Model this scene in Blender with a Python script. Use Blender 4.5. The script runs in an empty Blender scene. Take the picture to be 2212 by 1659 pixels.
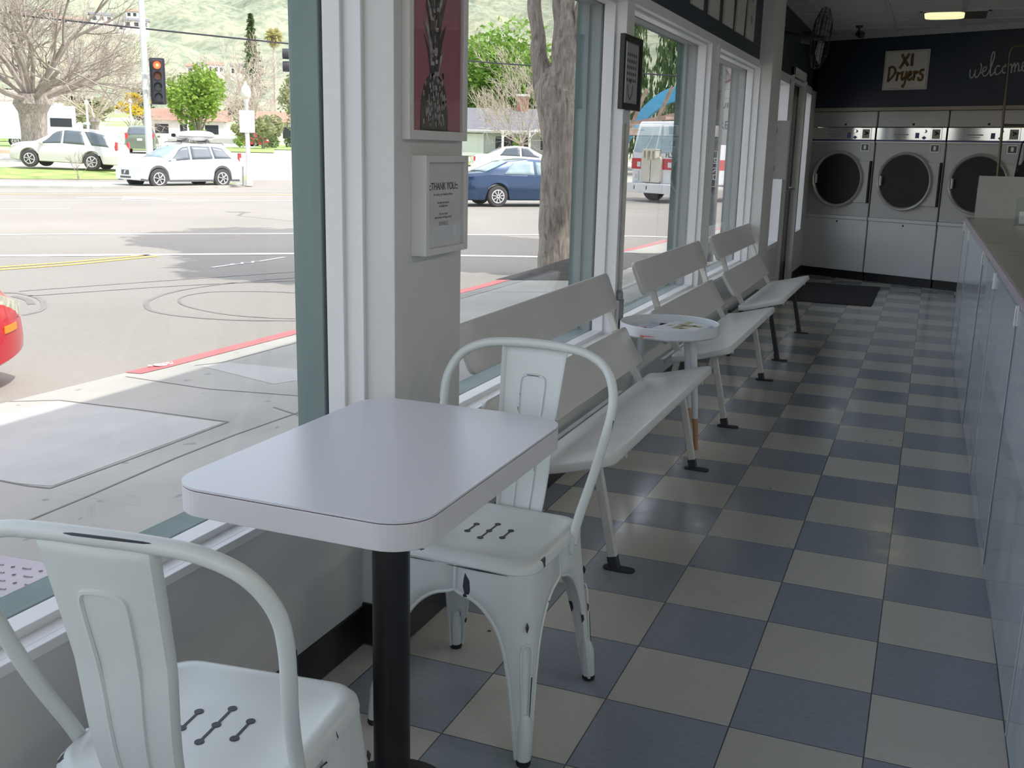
import bpy, math, random
from mathutils import Vector, Matrix, noise as mnoise
random.seed(7)
PI = math.pi
S = bpy.context.scene
COL = S.collection

# ------------------------------------------------------------------ camera
def setup_camera():
    a, b, c = .3823, -.2268, .0228
    ca, sa, cb, sb, cc, sc = math.cos(a), math.sin(a), math.cos(b), math.sin(b), math.cos(c), math.sin(c)
    F = Vector((-sa*cb, ca*cb, sb)); R = Vector((ca, sa, 0)); U = R.cross(F)
    R2 = R*cc + U*sc; U2 = -R*sc + U*cc
    m = Matrix.Identity(4)
    for i in range(3):
        m[i][0] = R2[i]; m[i][1] = U2[i]; m[i][2] = -F[i]
    m[0][3], m[1][3], m[2][3] = .0136, -2.8335, 1.3281
    cd = bpy.data.cameras.new('camera'); co = bpy.data.objects.new('camera', cd); COL.objects.link(co)
    cd.sensor_width = 36; cd.lens = 2202.3/2212*36; cd.clip_start = .05; cd.clip_end = 8000
    co.matrix_world = m
    S.camera = co
setup_camera()

# ------------------------------------------------------------------ world, sun, exposure
W = bpy.data.worlds.new('world'); S.world = W; W.use_nodes = True
nt = W.node_tree; nt.nodes.clear()
wo = nt.nodes.new('ShaderNodeOutputWorld'); bg = nt.nodes.new('ShaderNodeBackground'); sky = nt.nodes.new('ShaderNodeTexSky')
sky.sky_type = 'NISHITA'; sky.sun_disc = False; sky.sun_elevation = math.radians(52); sky.sun_rotation = math.radians(55)
sky.dust_density = 2.5; sky.air_density = 1.2
bg.inputs['Strength'].default_value = .36
hs = nt.nodes.new('ShaderNodeHueSaturation'); hs.inputs['Saturation'].default_value = .45
nt.links.new(sky.outputs[0], hs.inputs['Color']); nt.links.new(hs.outputs[0], bg.inputs[0]); nt.links.new(bg.outputs[0], wo.inputs[0])
sd = bpy.data.lights.new('sun', 'SUN'); sd.energy = 3.5; sd.angle = math.radians(.6); sd.color = (1, .96, .9)
so = bpy.data.objects.new('sun', sd); COL.objects.link(so)
so.rotation_euler = Vector((-.5, .16, -.8)).to_track_quat('-Z', 'Y').to_euler()
S.view_settings.view_transform = 'Standard'; S.view_settings.look = 'None'
S.view_settings.exposure = 0.42; S.view_settings.gamma = 1.0; S.view_settings.use_curve_mapping = False

# ------------------------------------------------------------------ materials
def nmat(name):
    m = bpy.data.materials.new(name); m.use_nodes = True; n = m.node_tree; n.nodes.clear()
    o = n.nodes.new('ShaderNodeOutputMaterial'); return m, n, o
def N(n, t, **k):
    x = n.nodes.new(t)
    for a, v in k.items(): setattr(x, a, v)
    return x
def mix_rgb(n, fac, a, b):
    x = N(n, 'ShaderNodeMix', data_type='RGBA')
    for s, v in ((0, fac), (6, a), (7, b)):
        if isinstance(v, bpy.types.NodeSocket): n.links.new(v, x.inputs[s])
        else: x.inputs[s].default_value = v if s == 0 else (*v, 1)
    return x.outputs[2]
def math_n(n, op, a, b=None, c=None):
    x = N(n, 'ShaderNodeMath', operation=op)
    for i, v in enumerate((a, b, c)):
        if v is None: continue
        if isinstance(v, bpy.types.NodeSocket): n.links.new(v, x.inputs[i])
        else: x.inputs[i].default_value = v
    return x.outputs[0]
def ramp(n, fac, stops):
    x = N(n, 'ShaderNodeValToRGB'); n.links.new(fac, x.inputs[0])
    el = x.color_ramp.elements
    while len(el) < len(stops): el.new(.5)
    for e, (p, c) in zip(el, stops): e.position = p; e.color = (*c, 1) if len(c) == 3 else c
    return x.outputs[0]
def noise_n(n, scale, detail=3, vec=None, rough=.5, dist=0):
    x = N(n, 'ShaderNodeTexNoise'); x.inputs['Scale'].default_value = scale; x.inputs['Detail'].default_value = detail
    x.inputs['Roughness'].default_value = rough; x.inputs['Distortion'].default_value = dist
    if vec is not None: n.links.new(vec, x.inputs['Vector'])
    return x.outputs['Fac']
def objco(n, scale=None):
    t = N(n, 'ShaderNodeTexCoord').outputs['Object']
    if scale:
        m = N(n, 'ShaderNodeMapping'); m.inputs['Scale'].default_value = scale; n.links.new(t, m.inputs[0]); return m.outputs[0]
    return t
def mat(name, col, rough=.5, metal=0., var=.06, vs=4., bump=0., bs=60., spec=.5, emit=0., stretch=None, coat=0.):
    m, n, o = nmat(name); p = N(n, 'ShaderNodeBsdfPrincipled'); n.links.new(p.outputs[0], o.inputs[0])
    co = objco(n, stretch)
    f = noise_n(n, vs, 4, co)
    lo = tuple(max(0, c*(1-var)) for c in col); hi = tuple(min(1, c*(1+var)) for c in col)
    c = ramp(n, f, [(.3, lo), (.7, hi)])
    n.links.new(c, p.inputs['Base Color'])
    p.inputs['Roughness'].default_value = rough; p.inputs['Metallic'].default_value = metal
    p.inputs['Specular IOR Level'].default_value = spec
    p.inputs['Coat Weight'].default_value = coat
    if emit: n.links.new(c, p.inputs['Emission Color']); p.inputs['Emission Strength'].default_value = emit
    if bump:
        b = N(n, 'ShaderNodeBump'); b.inputs['Strength'].default_value = bump; b.inputs['Distance'].default_value = .01
        n.links.new(noise_n(n, bs, 5, co), b.inputs['Height']); n.links.new(b.outputs[0], p.inputs['Normal'])
    return m
def floor_mat():
    m, n, o = nmat('checker_vinyl'); p = N(n, 'ShaderNodeBsdfPrincipled'); n.links.new(p.outputs[0], o.inputs[0])
    co = objco(n); sx = N(n, 'ShaderNodeSeparateXYZ'); n.links.new(co, sx.inputs[0])
    tx = math_n(n, 'DIVIDE', sx.outputs[0], .3048); ty = math_n(n, 'DIVIDE', sx.outputs[1], .3048)
    fx = math_n(n, 'FLOOR', tx); fy = math_n(n, 'FLOOR', ty)
    par = math_n(n, 'MODULO', math_n(n, 'ADD', math_n(n, 'ADD', fx, fy), 200), 2.)
    cb = N(n, 'ShaderNodeCombineXYZ'); n.links.new(fx, cb.inputs[0]); n.links.new(fy, cb.inputs[1])
    wn = N(n, 'ShaderNodeTexWhiteNoise', noise_dimensions='3D'); n.links.new(cb.outputs[0], wn.inputs[0])
    st = noise_n(n, 42, 5, objco(n, (1, 2.6, 1)), .7, .25)
    bl = noise_n(n, 3.2, 3, co)
    tan = ramp(n, st, [(.3, (.52, .495, .45)), (.7, (.58, .555, .505))])
    blu = ramp(n, st, [(.3, (.245, .275, .315)), (.7, (.305, .335, .375))])
    c = mix_rgb(n, par, tan, blu)
    k = math_n(n, 'MULTIPLY_ADD', wn.outputs[0], .12, math_n(n, 'MULTIPLY_ADD', bl, .12, .88))
    hv = N(n, 'ShaderNodeHueSaturation'); n.links.new(c, hv.inputs['Color']); n.links.new(k, hv.inputs['Value'])
    def edge(t):
        f = math_n(n, 'FRACT', t); d = math_n(n, 'MINIMUM', f, math_n(n, 'SUBTRACT', 1., f)); return d
    d = math_n(n, 'MINIMUM', edge(tx), edge(ty))
    g = math_n(n, 'LESS_THAN', d, .0055)
    c2 = mix_rgb(n, g, hv.outputs[0], (.1, .105, .11))
    sp = noise_n(n, 14, 1, co); spk = math_n(n, 'GREATER_THAN', sp, .80)
    c3 = mix_rgb(n, spk, c2, (.09, .06, .05))
    n.links.new(c3, p.inputs['Base Color'])
    n.links.new(ramp(n, noise_n(n, 6, 4, co), [(.3, (.12,)*3), (.75, (.24,)*3)]), p.inputs['Roughness'])
    p.inputs['Specular IOR Level'].default_value = .55
    b = N(n, 'ShaderNodeBump'); b.inputs['Strength'].default_value = .12; b.inputs['Distance'].default_value = .01
    n.links.new(noise_n(n, 9, 3, co), b.inputs['Height']); n.links.new(b.outputs[0], p.inputs['Normal'])
    return m
def chair_paint():
    m, n, o = nmat('distressed_chair_paint'); p = N(n, 'ShaderNodeBsdfPrincipled'); n.links.new(p.outputs[0], o.inputs[0])
    co = objco(n); g = N(n, 'ShaderNodeNewGeometry')
    f1 = math_n(n, 'GREATER_THAN', g.outputs['Pointiness'], .55)
    f2 = math_n(n, 'GREATER_THAN', noise_n(n, 16, 3, objco(n, (1, 1, .45))), .635)
    f = math_n(n, 'MULTIPLY', f1, f2)
    base = ramp(n, noise_n(n, 5, 3, co), [(.3, (.62, .66, .645)), (.7, (.70, .735, .715))])
    n.links.new(mix_rgb(n, f, base, (.035, .04, .05)), p.inputs['Base Color'])
    p.inputs['Roughness'].default_value = .33
    return m
def glass_mat(name, tint=(1, 1, 1), refl=1.0):
    m, n, o = nmat(name)
    t = N(n, 'ShaderNodeBsdfTransparent'); t.inputs[0].default_value = (*tint, 1)
    gl = N(n, 'ShaderNodeBsdfGlossy'); gl.inputs['Roughness'].default_value = .01
    ge = N(n, 'ShaderNodeNewGeometry'); dt = N(n, 'ShaderNodeVectorMath', operation='DOT_PRODUCT')
    n.links.new(ge.outputs['Normal'], dt.inputs[0]); n.links.new(ge.outputs['Incoming'], dt.inputs[1])
    k = math_n(n, 'POWER', math_n(n, 'SUBTRACT', 1., math_n(n, 'ABSOLUTE', dt.outputs['Value'])), 5.)
    mx = N(n, 'ShaderNodeMixShader')
    n.links.new(math_n(n, 'MULTIPLY', math_n(n, 'MULTIPLY_ADD', k, .96, .04), refl), mx.inputs[0]); n.links.new(t.outputs[0], mx.inputs[1]); n.links.new(gl.outputs[0], mx.inputs[2])
    n.links.new(mx.outputs[0], o.inputs[0]); return m
def acrylic_mat():
    m, n, o = nmat('hazy_acrylic')
    t = N(n, 'ShaderNodeBsdfTransparent'); t.inputs[0].default_value = (.93, .97, .98, 1)
    p = N(n, 'ShaderNodeBsdfPrincipled'); p.inputs['Base Color'].default_value = (.84, .86, .89, 1); p.inputs['Roughness'].default_value = .12
    mx = N(n, 'ShaderNodeMixShader'); co = objco(n, (1, 3, .5))
    n.links.new(ramp(n, noise_n(n, 2, 3, co), [(.3, (.34,)*3), (.7, (.5,)*3)]), mx.inputs[0])
    n.links.new(t.outputs[0], mx.inputs[1]); n.links.new(p.outputs[0], mx.inputs[2]); n.links.new(mx.outputs[0], o.inputs[0]); return m
def plank_mat():
    m, n, o = nmat('whitewashed_planks'); p = N(n, 'ShaderNodeBsdfPrincipled'); n.links.new(p.outputs[0], o.inputs[0])
    co = objco(n); sx = N(n, 'ShaderNodeSeparateXYZ'); n.links.new(co, sx.inputs[0])
    t = math_n(n, 'DIVIDE', sx.outputs[1], .14); f = math_n(n, 'FRACT', t)
    seam = math_n(n, 'LESS_THAN', math_n(n, 'MINIMUM', f, math_n(n, 'SUBTRACT', 1., f)), .03)
    gr = noise_n(n, 9, 6, objco(n, (1.2, 9, 1)), .6, 1.2)
    base = ramp(n, gr, [(.28, (.17, .155, .13)), (.45, (.27, .25, .22)), (.7, (.36, .34, .31))])
    kn = math_n(n, 'GREATER_THAN', noise_n(n, 3.2, 1, objco(n, (1.2, 2.6, 1))), .7)
    c = mix_rgb(n, math_n(n, 'MULTIPLY', kn, .8), base, (.09, .07, .05)); c = mix_rgb(n, seam, c, (.13, .11, .09))
    n.links.new(c, p.inputs['Base Color']); p.inputs['Roughness'].default_value = .3
    return m
def asphalt_mat():
    m, n, o = nmat('street_asphalt'); p = N(n, 'ShaderNodeBsdfPrincipled'); n.links.new(p.outputs[0], o.inputs[0])
    co = objco(n)
    a = ramp(n, noise_n(n, .25, 4, co), [(.3, (.245, .228, .203)), (.7, (.295, .275, .245))])
    fine = noise_n(n, 45, 3, co)
    c = mix_rgb(n, ramp(n, fine, [(.45, (0,)*3), (.75, (.35,)*3)]), a, (.39, .36, .325))
    n.links.new(c, p.inputs['Base Color']); p.inputs['Roughness'].default_value = .9; p.inputs['Specular IOR Level'].default_value = .2
    return m
def concrete_mat():
    m, n, o = nmat('sidewalk_concrete'); p = N(n, 'ShaderNodeBsdfPrincipled'); n.links.new(p.outputs[0], o.inputs[0])
    co = objco(n)
    a = ramp(n, noise_n(n, 1.1, 5, co), [(.3, (.33, .32, .285)), (.7, (.45, .435, .395))])
    sp = math_n(n, 'GREATER_THAN', noise_n(n, 9, 1, co), .745)
    c = mix_rgb(n, math_n(n, 'MULTIPLY', sp, .7), a, (.2, .19, .18))
    fine = noise_n(n, 90, 2, co); c = mix_rgb(n, ramp(n, fine, [(.4, (0,)*3), (.7, (.25,)*3)]), c, (.36, .345, .32))
    n.links.new(c, p.inputs['Base Color']); p.inputs['Roughness'].default_value = .85
    return m
def hill_mat():
    m, n, o = nmat('hillside_scrub'); p = N(n, 'ShaderNodeBsdfPrincipled'); n.links.new(p.outputs[0], o.inputs[0])
    co = objco(n)
    big = noise_n(n, .006, 5, co, .6, .4); med = noise_n(n, .035, 6, co, .65)
    c1 = ramp(n, big, [(.36, (.20, .235, .18)), (.47, (.26, .30, .20)), (.54, (.37, .37, .24)), (.64, (.22, .26, .19))])
    c2 = ramp(n, med, [(.40, (.14, .175, .14)), (.52, (.26, .29, .21)), (.62, (.42, .38, .28))])
    fine = noise_n(n, .11, 3, co, .6); c3 = ramp(n, fine, [(.42, (.12, .155, .115)), (.5, (.26, .29, .21)), (.62, (.33, .34, .26))])
    n.links.new(mix_rgb(n, .4, mix_rgb(n, .5, c1, c2), c3), p.inputs['Base Color']); p.inputs['Roughness'].default_value = 1; p.inputs['Specular IOR Level'].default_value = .1
    b = N(n, 'ShaderNodeBump'); b.inputs['Strength'].default_value = .5; b.inputs['Distance'].default_value = 6
    n.links.new(noise_n(n, .05, 6, co, .65), b.inputs['Height']); n.links.new(b.outputs[0], p.inputs['Normal'])
    return m
def ground_far_mat():
    m, n, o = nmat('pale_far_ground'); p = N(n, 'ShaderNodeBsdfPrincipled'); n.links.new(p.outputs[0], o.inputs[0])
    co = objco(n)
    c = ramp(n, noise_n(n, .03, 5, co), [(.4, (.50, .48, .44)), (.52, (.44, .44, .36)), (.6, (.24, .36, .12))])
    n.links.new(c, p.inputs['Base Color']); p.inputs['Roughness'].default_value = 1; return m
def leaf_mat(name, lo, hi, vs=1.5):
    m, n, o = nmat(name); p = N(n, 'ShaderNodeBsdfPrincipled')
    c = ramp(n, noise_n(n, vs, 4, objco(n)), [(.3, lo), (.7, hi)])
    n.links.new(c, p.inputs['Base Color']); p.inputs['Roughness'].default_value = .7; p.inputs['Specular IOR Level'].default_value = .2
    tr = N(n, 'ShaderNodeBsdfTranslucent'); n.links.new(c, tr.inputs[0]); mx = N(n, 'ShaderNodeMixShader'); mx.inputs[0].default_value = .35
    n.links.new(p.outputs[0], mx.inputs[1]); n.links.new(tr.outputs[0], mx.inputs[2]); n.links.new(mx.outputs[0], o.inputs[0]); return m
def bark_mat():
    m, n, o = nmat('street_tree_bark'); p = N(n, 'ShaderNodeBsdfPrincipled'); n.links.new(p.outputs[0], o.inputs[0])
    co = objco(n, (1, 1, .22)); f = noise_n(n, 22, 6, co, .65, .5)
    n.links.new(ramp(n, f, [(.32, (.13, .11, .09)), (.5, (.30, .26, .22)), (.7, (.44, .40, .35))]), p.inputs['Base Color']); p.inputs['Roughness'].default_value = .9
    b = N(n, 'ShaderNodeBump'); b.inputs['Strength'].default_value = .9; b.inputs['Distance'].default_value = .02
    n.links.new(f, b.inputs['Height']); n.links.new(b.outputs[0], p.inputs['Normal']); return m
def dryer_drum_mat():
    m, n, o = nmat('dark_drum_glass'); p = N(n, 'ShaderNodeBsdfPrincipled'); n.links.new(p.outputs[0], o.inputs[0])
    p.inputs['Base Color'].default_value = (.010, .010, .010, 1); p.inputs['Roughness'].default_value = .05; p.inputs['Specular IOR Level'].default_value = .16; return m

M = dict(
 floor=floor_mat(), chair=chair_paint(), glass=glass_mat('window_glass'), acryl=acrylic_mat(), plank=plank_mat(), asphalt=asphalt_mat(),
 conc=concrete_mat(), hill=hill_mat(), farg=ground_far_mat(), bark=bark_mat(), drum=dryer_drum_mat(),
 clear=glass_mat('clear_acrylic', (.93, .96, .95), 1.6),
 wall=mat('interior_wall_paint', (.66, .655, .635), .55, var=.02, bump=.05, bs=120),
 trimw=mat('white_gloss_trim', (.80, .80, .80), .35, var=.03, bump=.06, bs=40, stretch=(1, 1, .3)),
 green=mat('weathered_green_paint', (.115, .175, .16), .6, var=.16, vs=7, bump=.25, bs=30, stretch=(1, 1, .25)),
 base=mat('black_rubber_base', (.012, .012, .013), .35, var=.2),
 navy=mat('navy_wall_paint', (.016, .027, .045), .5, var=.08),
 ceil=mat('ceiling_tile_white', (.52, .52, .49), .9, var=.05, vs=30, bump=.2, bs=200),
 grid=mat('ceiling_grid_metal', (.5, .5, .48), .5),
 tablet=mat('grey_white_laminate', (.66, .665, .71), .28, var=.01, vs=2), tabedge=mat('laminate_edge_band', (.66, .645, .665), .4, var=.02),
 seam=mat('brown_laminate_seam', (.12, .07, .08), .5),
 black=mat('black_powder_coat', (.01, .01, .011), .32, var=.1), rubber=mat('black_rubber', (.015, .015, .016), .7),
 benchw=mat('bench_white_paint', (.69, .685, .665), .3, var=.04, vs=3, bump=.03, bs=30),
 benchleg=mat('bench_leg_white', (.62, .615, .58), .4, var=.12, vs=9), steel=mat('galvanised_steel', (.35, .36, .37), .35, .8),
 chip=mat('chipped_dark_metal', (.03, .032, .04), .5), traywhite=mat('tray_white_lacquer', (.70, .74, .77), .3, var=.01),
 wood=mat('beech_wood_tip', (.50, .27, .13), .45, var=.12, vs=20, stretch=(1, 1, .1)),
 fwhite=mat('white_frame_wood', (.70, .69, .67), .4, var=.02), paper=mat('white_paper', (.72, .72, .74), .6, var=.01),
 ink=mat('grey_black_ink', (.04, .04, .045), .6), inkg=mat('soft_grey_ink', (.25, .25, .26), .6), pink=mat('dusty_pink_print', (.44, .16, .20), .4, var=.08, vs=3),
 pin1=mat('pineapple_charcoal', (.085, .075, .075), .6, var=.6, vs=40), pin2=mat('pineapple_light_grey', (.46, .43, .42), .6, var=.5, vs=60),
 frameb=mat('black_frame', (.012, .012, .014), .35), gold=mat('gold_brown_lettering', (.26, .17, .07), .45, var=.15, vs=20),
 signw=mat('sign_board_white', (.52, .51, .48), .6, var=.03), letterw=mat('white_lettering', (.5, .53, .55), .5),
 dryer=mat('dryer_grey_enamel', (.40, .40, .395), .38, var=.02, bump=.02, bs=150), dryerw=mat('dryer_lower_enamel', (.55, .56, .575), .42, var=.02),
 chrome=mat('brushed_chrome', (.78, .78, .79), .12, 1., var=.02), ringm=mat('door_ring_metal', (.52, .52, .50), .28, .55, var=.02), dchrome=mat('dark_gasket', (.02, .02, .02), .5, spec=.2), blueln=mat('blue_stripe', (.03, .035, .16), .4),
 ledge=mat('tan_ledge', (.30, .28, .23), .6), crown=mat('crown_grey', (.42, .43, .42), .6), mat_=mat('dark_floor_mat', (.028, .028, .032), .95, var=.25, vs=80, bump=.4, bs=300),
 counter=mat('counter_white_panel', (.76, .78, .81), .35, var=.03), divider=mat('grey_divider_board', (.36, .37, .35), .5),
 doorb=mat('dark_bronze_door', (.045, .035, .03), .4), brick=mat('brick_red', (.30, .13, .09), .9, var=.35, vs=12),
 bronze=mat('bronze_rod', (.10, .085, .06), .3, .8), blackcloth=mat('black_cloth', (.008, .008, .009), .9),
 lampon=mat('lit_lamp_diffuser', (1., .93, .5), .5, emit=.75, var=.1, vs=3), fillpanel=mat('added_fill_diffuser', (1., .97, .9), .5, emit=5.0, var=.02), lampoff=mat('unlit_lamp_diffuser', (.10, .09, .07), .4),
 fanm=mat('fan_black_wire', (.012, .012, .013), .4),
 kerbred=mat('red_kerb_paint', (.52, .14, .135), .7, var=.12, vs=3), stripew=mat('road_white_paint', (.80, .79, .76), .8, var=.12, vs=3),
 stripey=mat('road_yellow_paint', (.72, .45, .10), .8, var=.12, vs=3), skid=mat('tyre_skid_rubber', (.215, .20, .185), .9, var=.2),
 crack=mat('sidewalk_joint_dark', (.20, .19, .175), .95), patch=mat('light_concrete_patch', (.46, .455, .435), .85, var=.05), plate=mat('diamond_steel', (.36, .32, .35), .4, .5),
 grass=mat('lawn_grass', (.25, .34, .10), .95, var=.35, vs=1.3, bump=.8, bs=12), soil=mat('tree_pit_soil', (.05, .045, .04), 1, var=.4, vs=12, bump=.8, bs=30),
 carw=mat('car_white', (.82, .82, .82), .25, var=.0, coat=.6), carsil=mat('car_champagne_silver', (.62, .60, .56), .3, .35, var=.0, coat=.5), cargrn=mat('car_dark_green', (.12, .15, .11), .3, var=.0, coat=.5),
 carblue=mat('car_blue', (.004, .032, .095), .22, .35, var=.0, coat=.7), carred=mat('car_red', (.50, .012, .022), .3, var=.0, coat=.6), carplast=mat('grey_cladding', (.09, .09, .095), .6),
 cglass=mat('car_tinted_glass', (.10, .12, .14), .06, var=.0, spec=.8), cglassl=mat('car_light_glass', (.28, .38, .40), .06, var=.15, spec=.8), tyre=mat('tyre_rubber', (.055, .05, .052), .85), rim=mat('alloy_rim', (.72, .72, .72), .4, .15),
 tail=mat('tail_lamp_red', (.5, .04, .04), .3), hlamp=mat('headlamp_lens', (.55, .55, .44), .12, var=.35, vs=18), amber=mat('amber_marker', (.8, .26, .01), .3),
 box=mat('roof_box_grey', (.55, .56, .57), .35, var=.0), pole=mat('pale_metal_pole', (.60, .62, .62), .5), sigblk=mat('signal_black', (.03, .028, .04), .6),
 redlit=mat('signal_red_lit', (1., .10, .03), .4, emit=2.2, var=.0), redcore=mat('signal_core_lit', (1., .65, .2), .4, emit=2.2, var=.0), amboff=mat('signal_amber_off', (.22, .08, .04), .3), grnoff=mat('signal_lens_dark', (.06, .075, .085), .25),
 lampg=mat('lamp_globe_cream', (.72, .68, .58), .4), bare=mat('bare_branch_bark', (.27, .23, .20), .9, var=.2), bare2=mat('pale_twig_bark', (.46, .39, .33), .9, var=.2),
 lf_green=leaf_mat('leaf_bright_green', (.16, .28, .04), (.36, .48, .10)), lf_mid=leaf_mat('leaf_mid_green', (.12, .25, .04), (.30, .45, .09), .8), lf_dark=leaf_mat('leaf_dark_conifer', (.06, .11, .05), (.17, .25, .09)),
 lf_yel=leaf_mat('leaf_yellow', (.50, .38, .02), (.72, .55, .04)), lf_olive=leaf_mat('leaf_olive', (.22, .25, .12), (.42, .42, .22)), lf_palm=leaf_mat('palm_frond', (.40, .38, .15), (.62, .56, .26)),
 roofg=mat('grey_shingle_roof', (.17, .17, .19), .9, var=.12, vs=3), roofb=mat('brown_tile_roof', (.34, .20, .15), .9, var=.15), housew=mat('house_wall_cream', (.68, .66, .62), .8, var=.03), houseg=mat('house_wall_grey', (.42, .42, .41), .8),
 rv=mat('rv_white_panel', (.76, .77, .78), .4, var=.02), darkwin=mat('dark_window', (.03, .035, .045), .12), cream=mat('cream_panel', (.66, .62, .52), .6),
 tred=mat('fire_red', (.55, .03, .05), .35), bluear=mat('sky_blue_panel', (.10, .42, .70), .4, var=.05), timber=mat('weathered_timber', (.36, .26, .20), .8, var=.25), cable=mat('dark_cable', (.05, .045, .06), .7),
 greypost=mat('dark_grey_post', (.10, .11, .12), .5), hedge=leaf_mat('hedge_leaf', (.10, .16, .05), (.24, .32, .10)), stucco=mat('exterior_stucco', (.55, .52, .47), .9), orange=mat('orange_wall', (.55, .38, .27), .9))

# ------------------------------------------------------------------ geometry
def frame4(x0, x1, ya, yb, za, zb, w):
    return G().box(x0, ya, za, x1, ya+w, zb).box(x0, yb-w, za, x1, yb, zb).box(x0, ya+w, za, x1, yb-w, za+w).box(x0, ya+w, zb-w, x1, yb-w, zb)
class G:
    def __init__(s): s.v = []; s.f = []
    def add(s, vs, fs):
        k = len(s.v); s.v += [tuple(v) for v in vs]; s.f += [tuple(i+k for i in f) for f in fs]; return s
    def box(s, x0, y0, z0, x1, y1, z1):
        return s.add([(x0, y0, z0), (x1, y0, z0), (x1, y1, z0), (x0, y1, z0), (x0, y0, z1), (x1, y0, z1), (x1, y1, z1), (x0, y1, z1)],
                     [(0, 3, 2, 1), (4, 5, 6, 7), (0, 1, 5, 4), (1, 2, 6, 5), (2, 3, 7, 6), (3, 0, 4, 7)])
    def obox(s, c, size, rot=(0, 0, 0)):
        from mathutils import Euler
        R = Euler(rot).to_matrix(); h = [a/2 for a in size]; g = G().box(-h[0], -h[1], -h[2], *h)
        return s.add([Vector(c)+R @ Vector(v) for v in g.v], g.f)
    def bar(s, a, b, w, d, up=(0, 0, 1)):   # rectangular bar from a to b
        a, b = Vector(a), Vector(b); t = (b-a).normalized(); u = Vector(up); x = t.cross(u)
        if x.length < 1e-4: x = t.cross(Vector((1, 0, 0)))
        x.normalize(); y = x.cross(t)
        vs = [p+x*sx*w/2+y*sy*d/2 for p in (a, b) for sx, sy in ((-1, -1), (1, -1), (1, 1), (-1, 1))]
        return s.add(vs, [(0, 1, 2, 3), (7, 6, 5, 4), (0, 4, 5, 1), (1, 5, 6, 2), (2, 6, 7, 3), (3, 7, 4, 0)])
    def tube(s, pts, r, n=8, caps=True, flat=1.):
        pts = [Vector(p) for p in pts]; k = len(pts); rr = r if isinstance(r, (list, tuple)) else [r]*k
        vs = []; prev = None
        for i, p in enumerate(pts):
            t = (pts[min(i+1, k-1)]-pts[max(i-1, 0)]).normalized()
            if prev is None:
                x = t.orthogonal().normalized()
            else:
                x = prev-t*prev.dot(t)
                x = x.normalized() if x.length > 1e-6 else t.orthogonal().normalized()
            prev = x; y = t.cross(x)
            for j in range(n):
                a = 2*PI*j/n; vs.append(p+(x*math.cos(a)+y*math.sin(a)*flat)*rr[i])
        fs = [(i*n+j, i*n+(j+1) % n, (i+1)*n+(j+1) % n, (i+1)*n+j) for i in range(k-1) for j in range(n)]
        if caps: fs += [tuple(range(n))[::-1], tuple((k-1)*n+j for j in range(n))]
        return s.add(vs, fs)
    def lathe(s, prof, n=24, c=(0, 0, 0), axis='z', arc=None):
        vs = []; fs = []; k = len(prof); cx, cy, cz = c
        for r, z in prof:
            for j in range(n):
                a = 2*PI*j/n; p = (r*math.cos(a), r*math.sin(a), z)
                if axis == 'y': p = (p[0], p[2], p[1])
                elif axis == 'x': p = (p[2], p[0], p[1])
                vs.append((p[0]+cx, p[1]+cy, p[2]+cz))
        fs = [(i*n+j, i*n+(j+1) % n, (i+1)*n+(j+1) % n, (i+1)*n+j) for i in range(k-1) for j in range(n)]
        if prof[0][0] > 1e-6: fs.append(tuple(range(n))[::-1])
        if prof[-1][0] > 1e-6: fs.append(tuple((k-1)*n+j for j in range(n)))
        return s.add(vs, fs)
    def prism(s, poly, h0, h1, axis='z'):
        n = len(poly)
        def P(a, b, h): return {'z': (a, b, h), 'x': (h, a, b), 'y': (a, h, b)}[axis]
        vs = [P(a, b, h0) for a, b in poly]+[P(a, b, h1) for a, b in poly]
        return s.add(vs, [tuple(range(n))[::-1], tuple(range(n, 2*n))]+[(i, (i+1) % n, n+(i+1) % n, n+i) for i in range(n)])
    def grid(s, fn, nu, nv):
        vs = [fn(i/nu, j/nv) for i in range(nu+1) for j in range(nv+1)]; w = nv+1
        return s.add(vs, [(i*w+j, (i+1)*w+j, (i+1)*w+j+1, i*w+j+1) for i in range(nu) for j in range(nv)])
    def loft(s, rings, cap=True):
        n = len(rings[0]); vs = [p for r in rings for p in r]
        fs = [(i*n+j, i*n+(j+1) % n, (i+1)*n+(j+1) % n, (i+1)*n+j) for i in range(len(rings)-1) for j in range(n)]
        if cap: fs += [tuple(range(n))[::-1], tuple((len(rings)-1)*n+j for j in range(n))]
        return s.add(vs, fs)
    def quad(s, a, b, c, d): return s.add([a, b, c, d], [(0, 1, 2, 3)])
def obj(name, g, m, parent=None, smooth=False, bevel=0, loc=None, solid=0, segs=2, kind=None, rot=None, label=None):
    me = bpy.data.meshes.new(name); me.from_pydata(g.v, [], g.f); me.update()
    import bmesh
    bm = bmesh.new(); bm.from_mesh(me); bmesh.ops.recalc_face_normals(bm, faces=bm.faces); bm.to_mesh(me); bm.free()
    o = bpy.data.objects.new(name, me); COL.objects.link(o); me.materials.append(m if not isinstance(m, str) else M[m])
    if parent: o.parent = parent
    if loc: o.location = loc
    if rot: o.rotation_euler = rot
    if solid: md = o.modifiers.new('s', 'SOLIDIFY'); md.thickness = solid; md.offset = 0
    if bevel:
        md = o.modifiers.new('b', 'BEVEL'); md.width = bevel; md.segments = segs; md.limit_method = 'ANGLE'; md.angle_limit = math.radians(40); md.harden_normals = False
    if smooth:
        me.polygons.foreach_set('use_smooth', [True]*len(me.polygons))
        try: me.set_sharp_from_angle(angle=math.radians(38))
        except Exception: pass
    if kind: o['kind'] = kind
    if label: o['label'] = label
    return o
def tag(o, label, cat, group=None, kind=None):
    o['label'] = label; o['category'] = cat
    if group: o['group'] = group
    if kind: o['kind'] = kind
    return o
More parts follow.
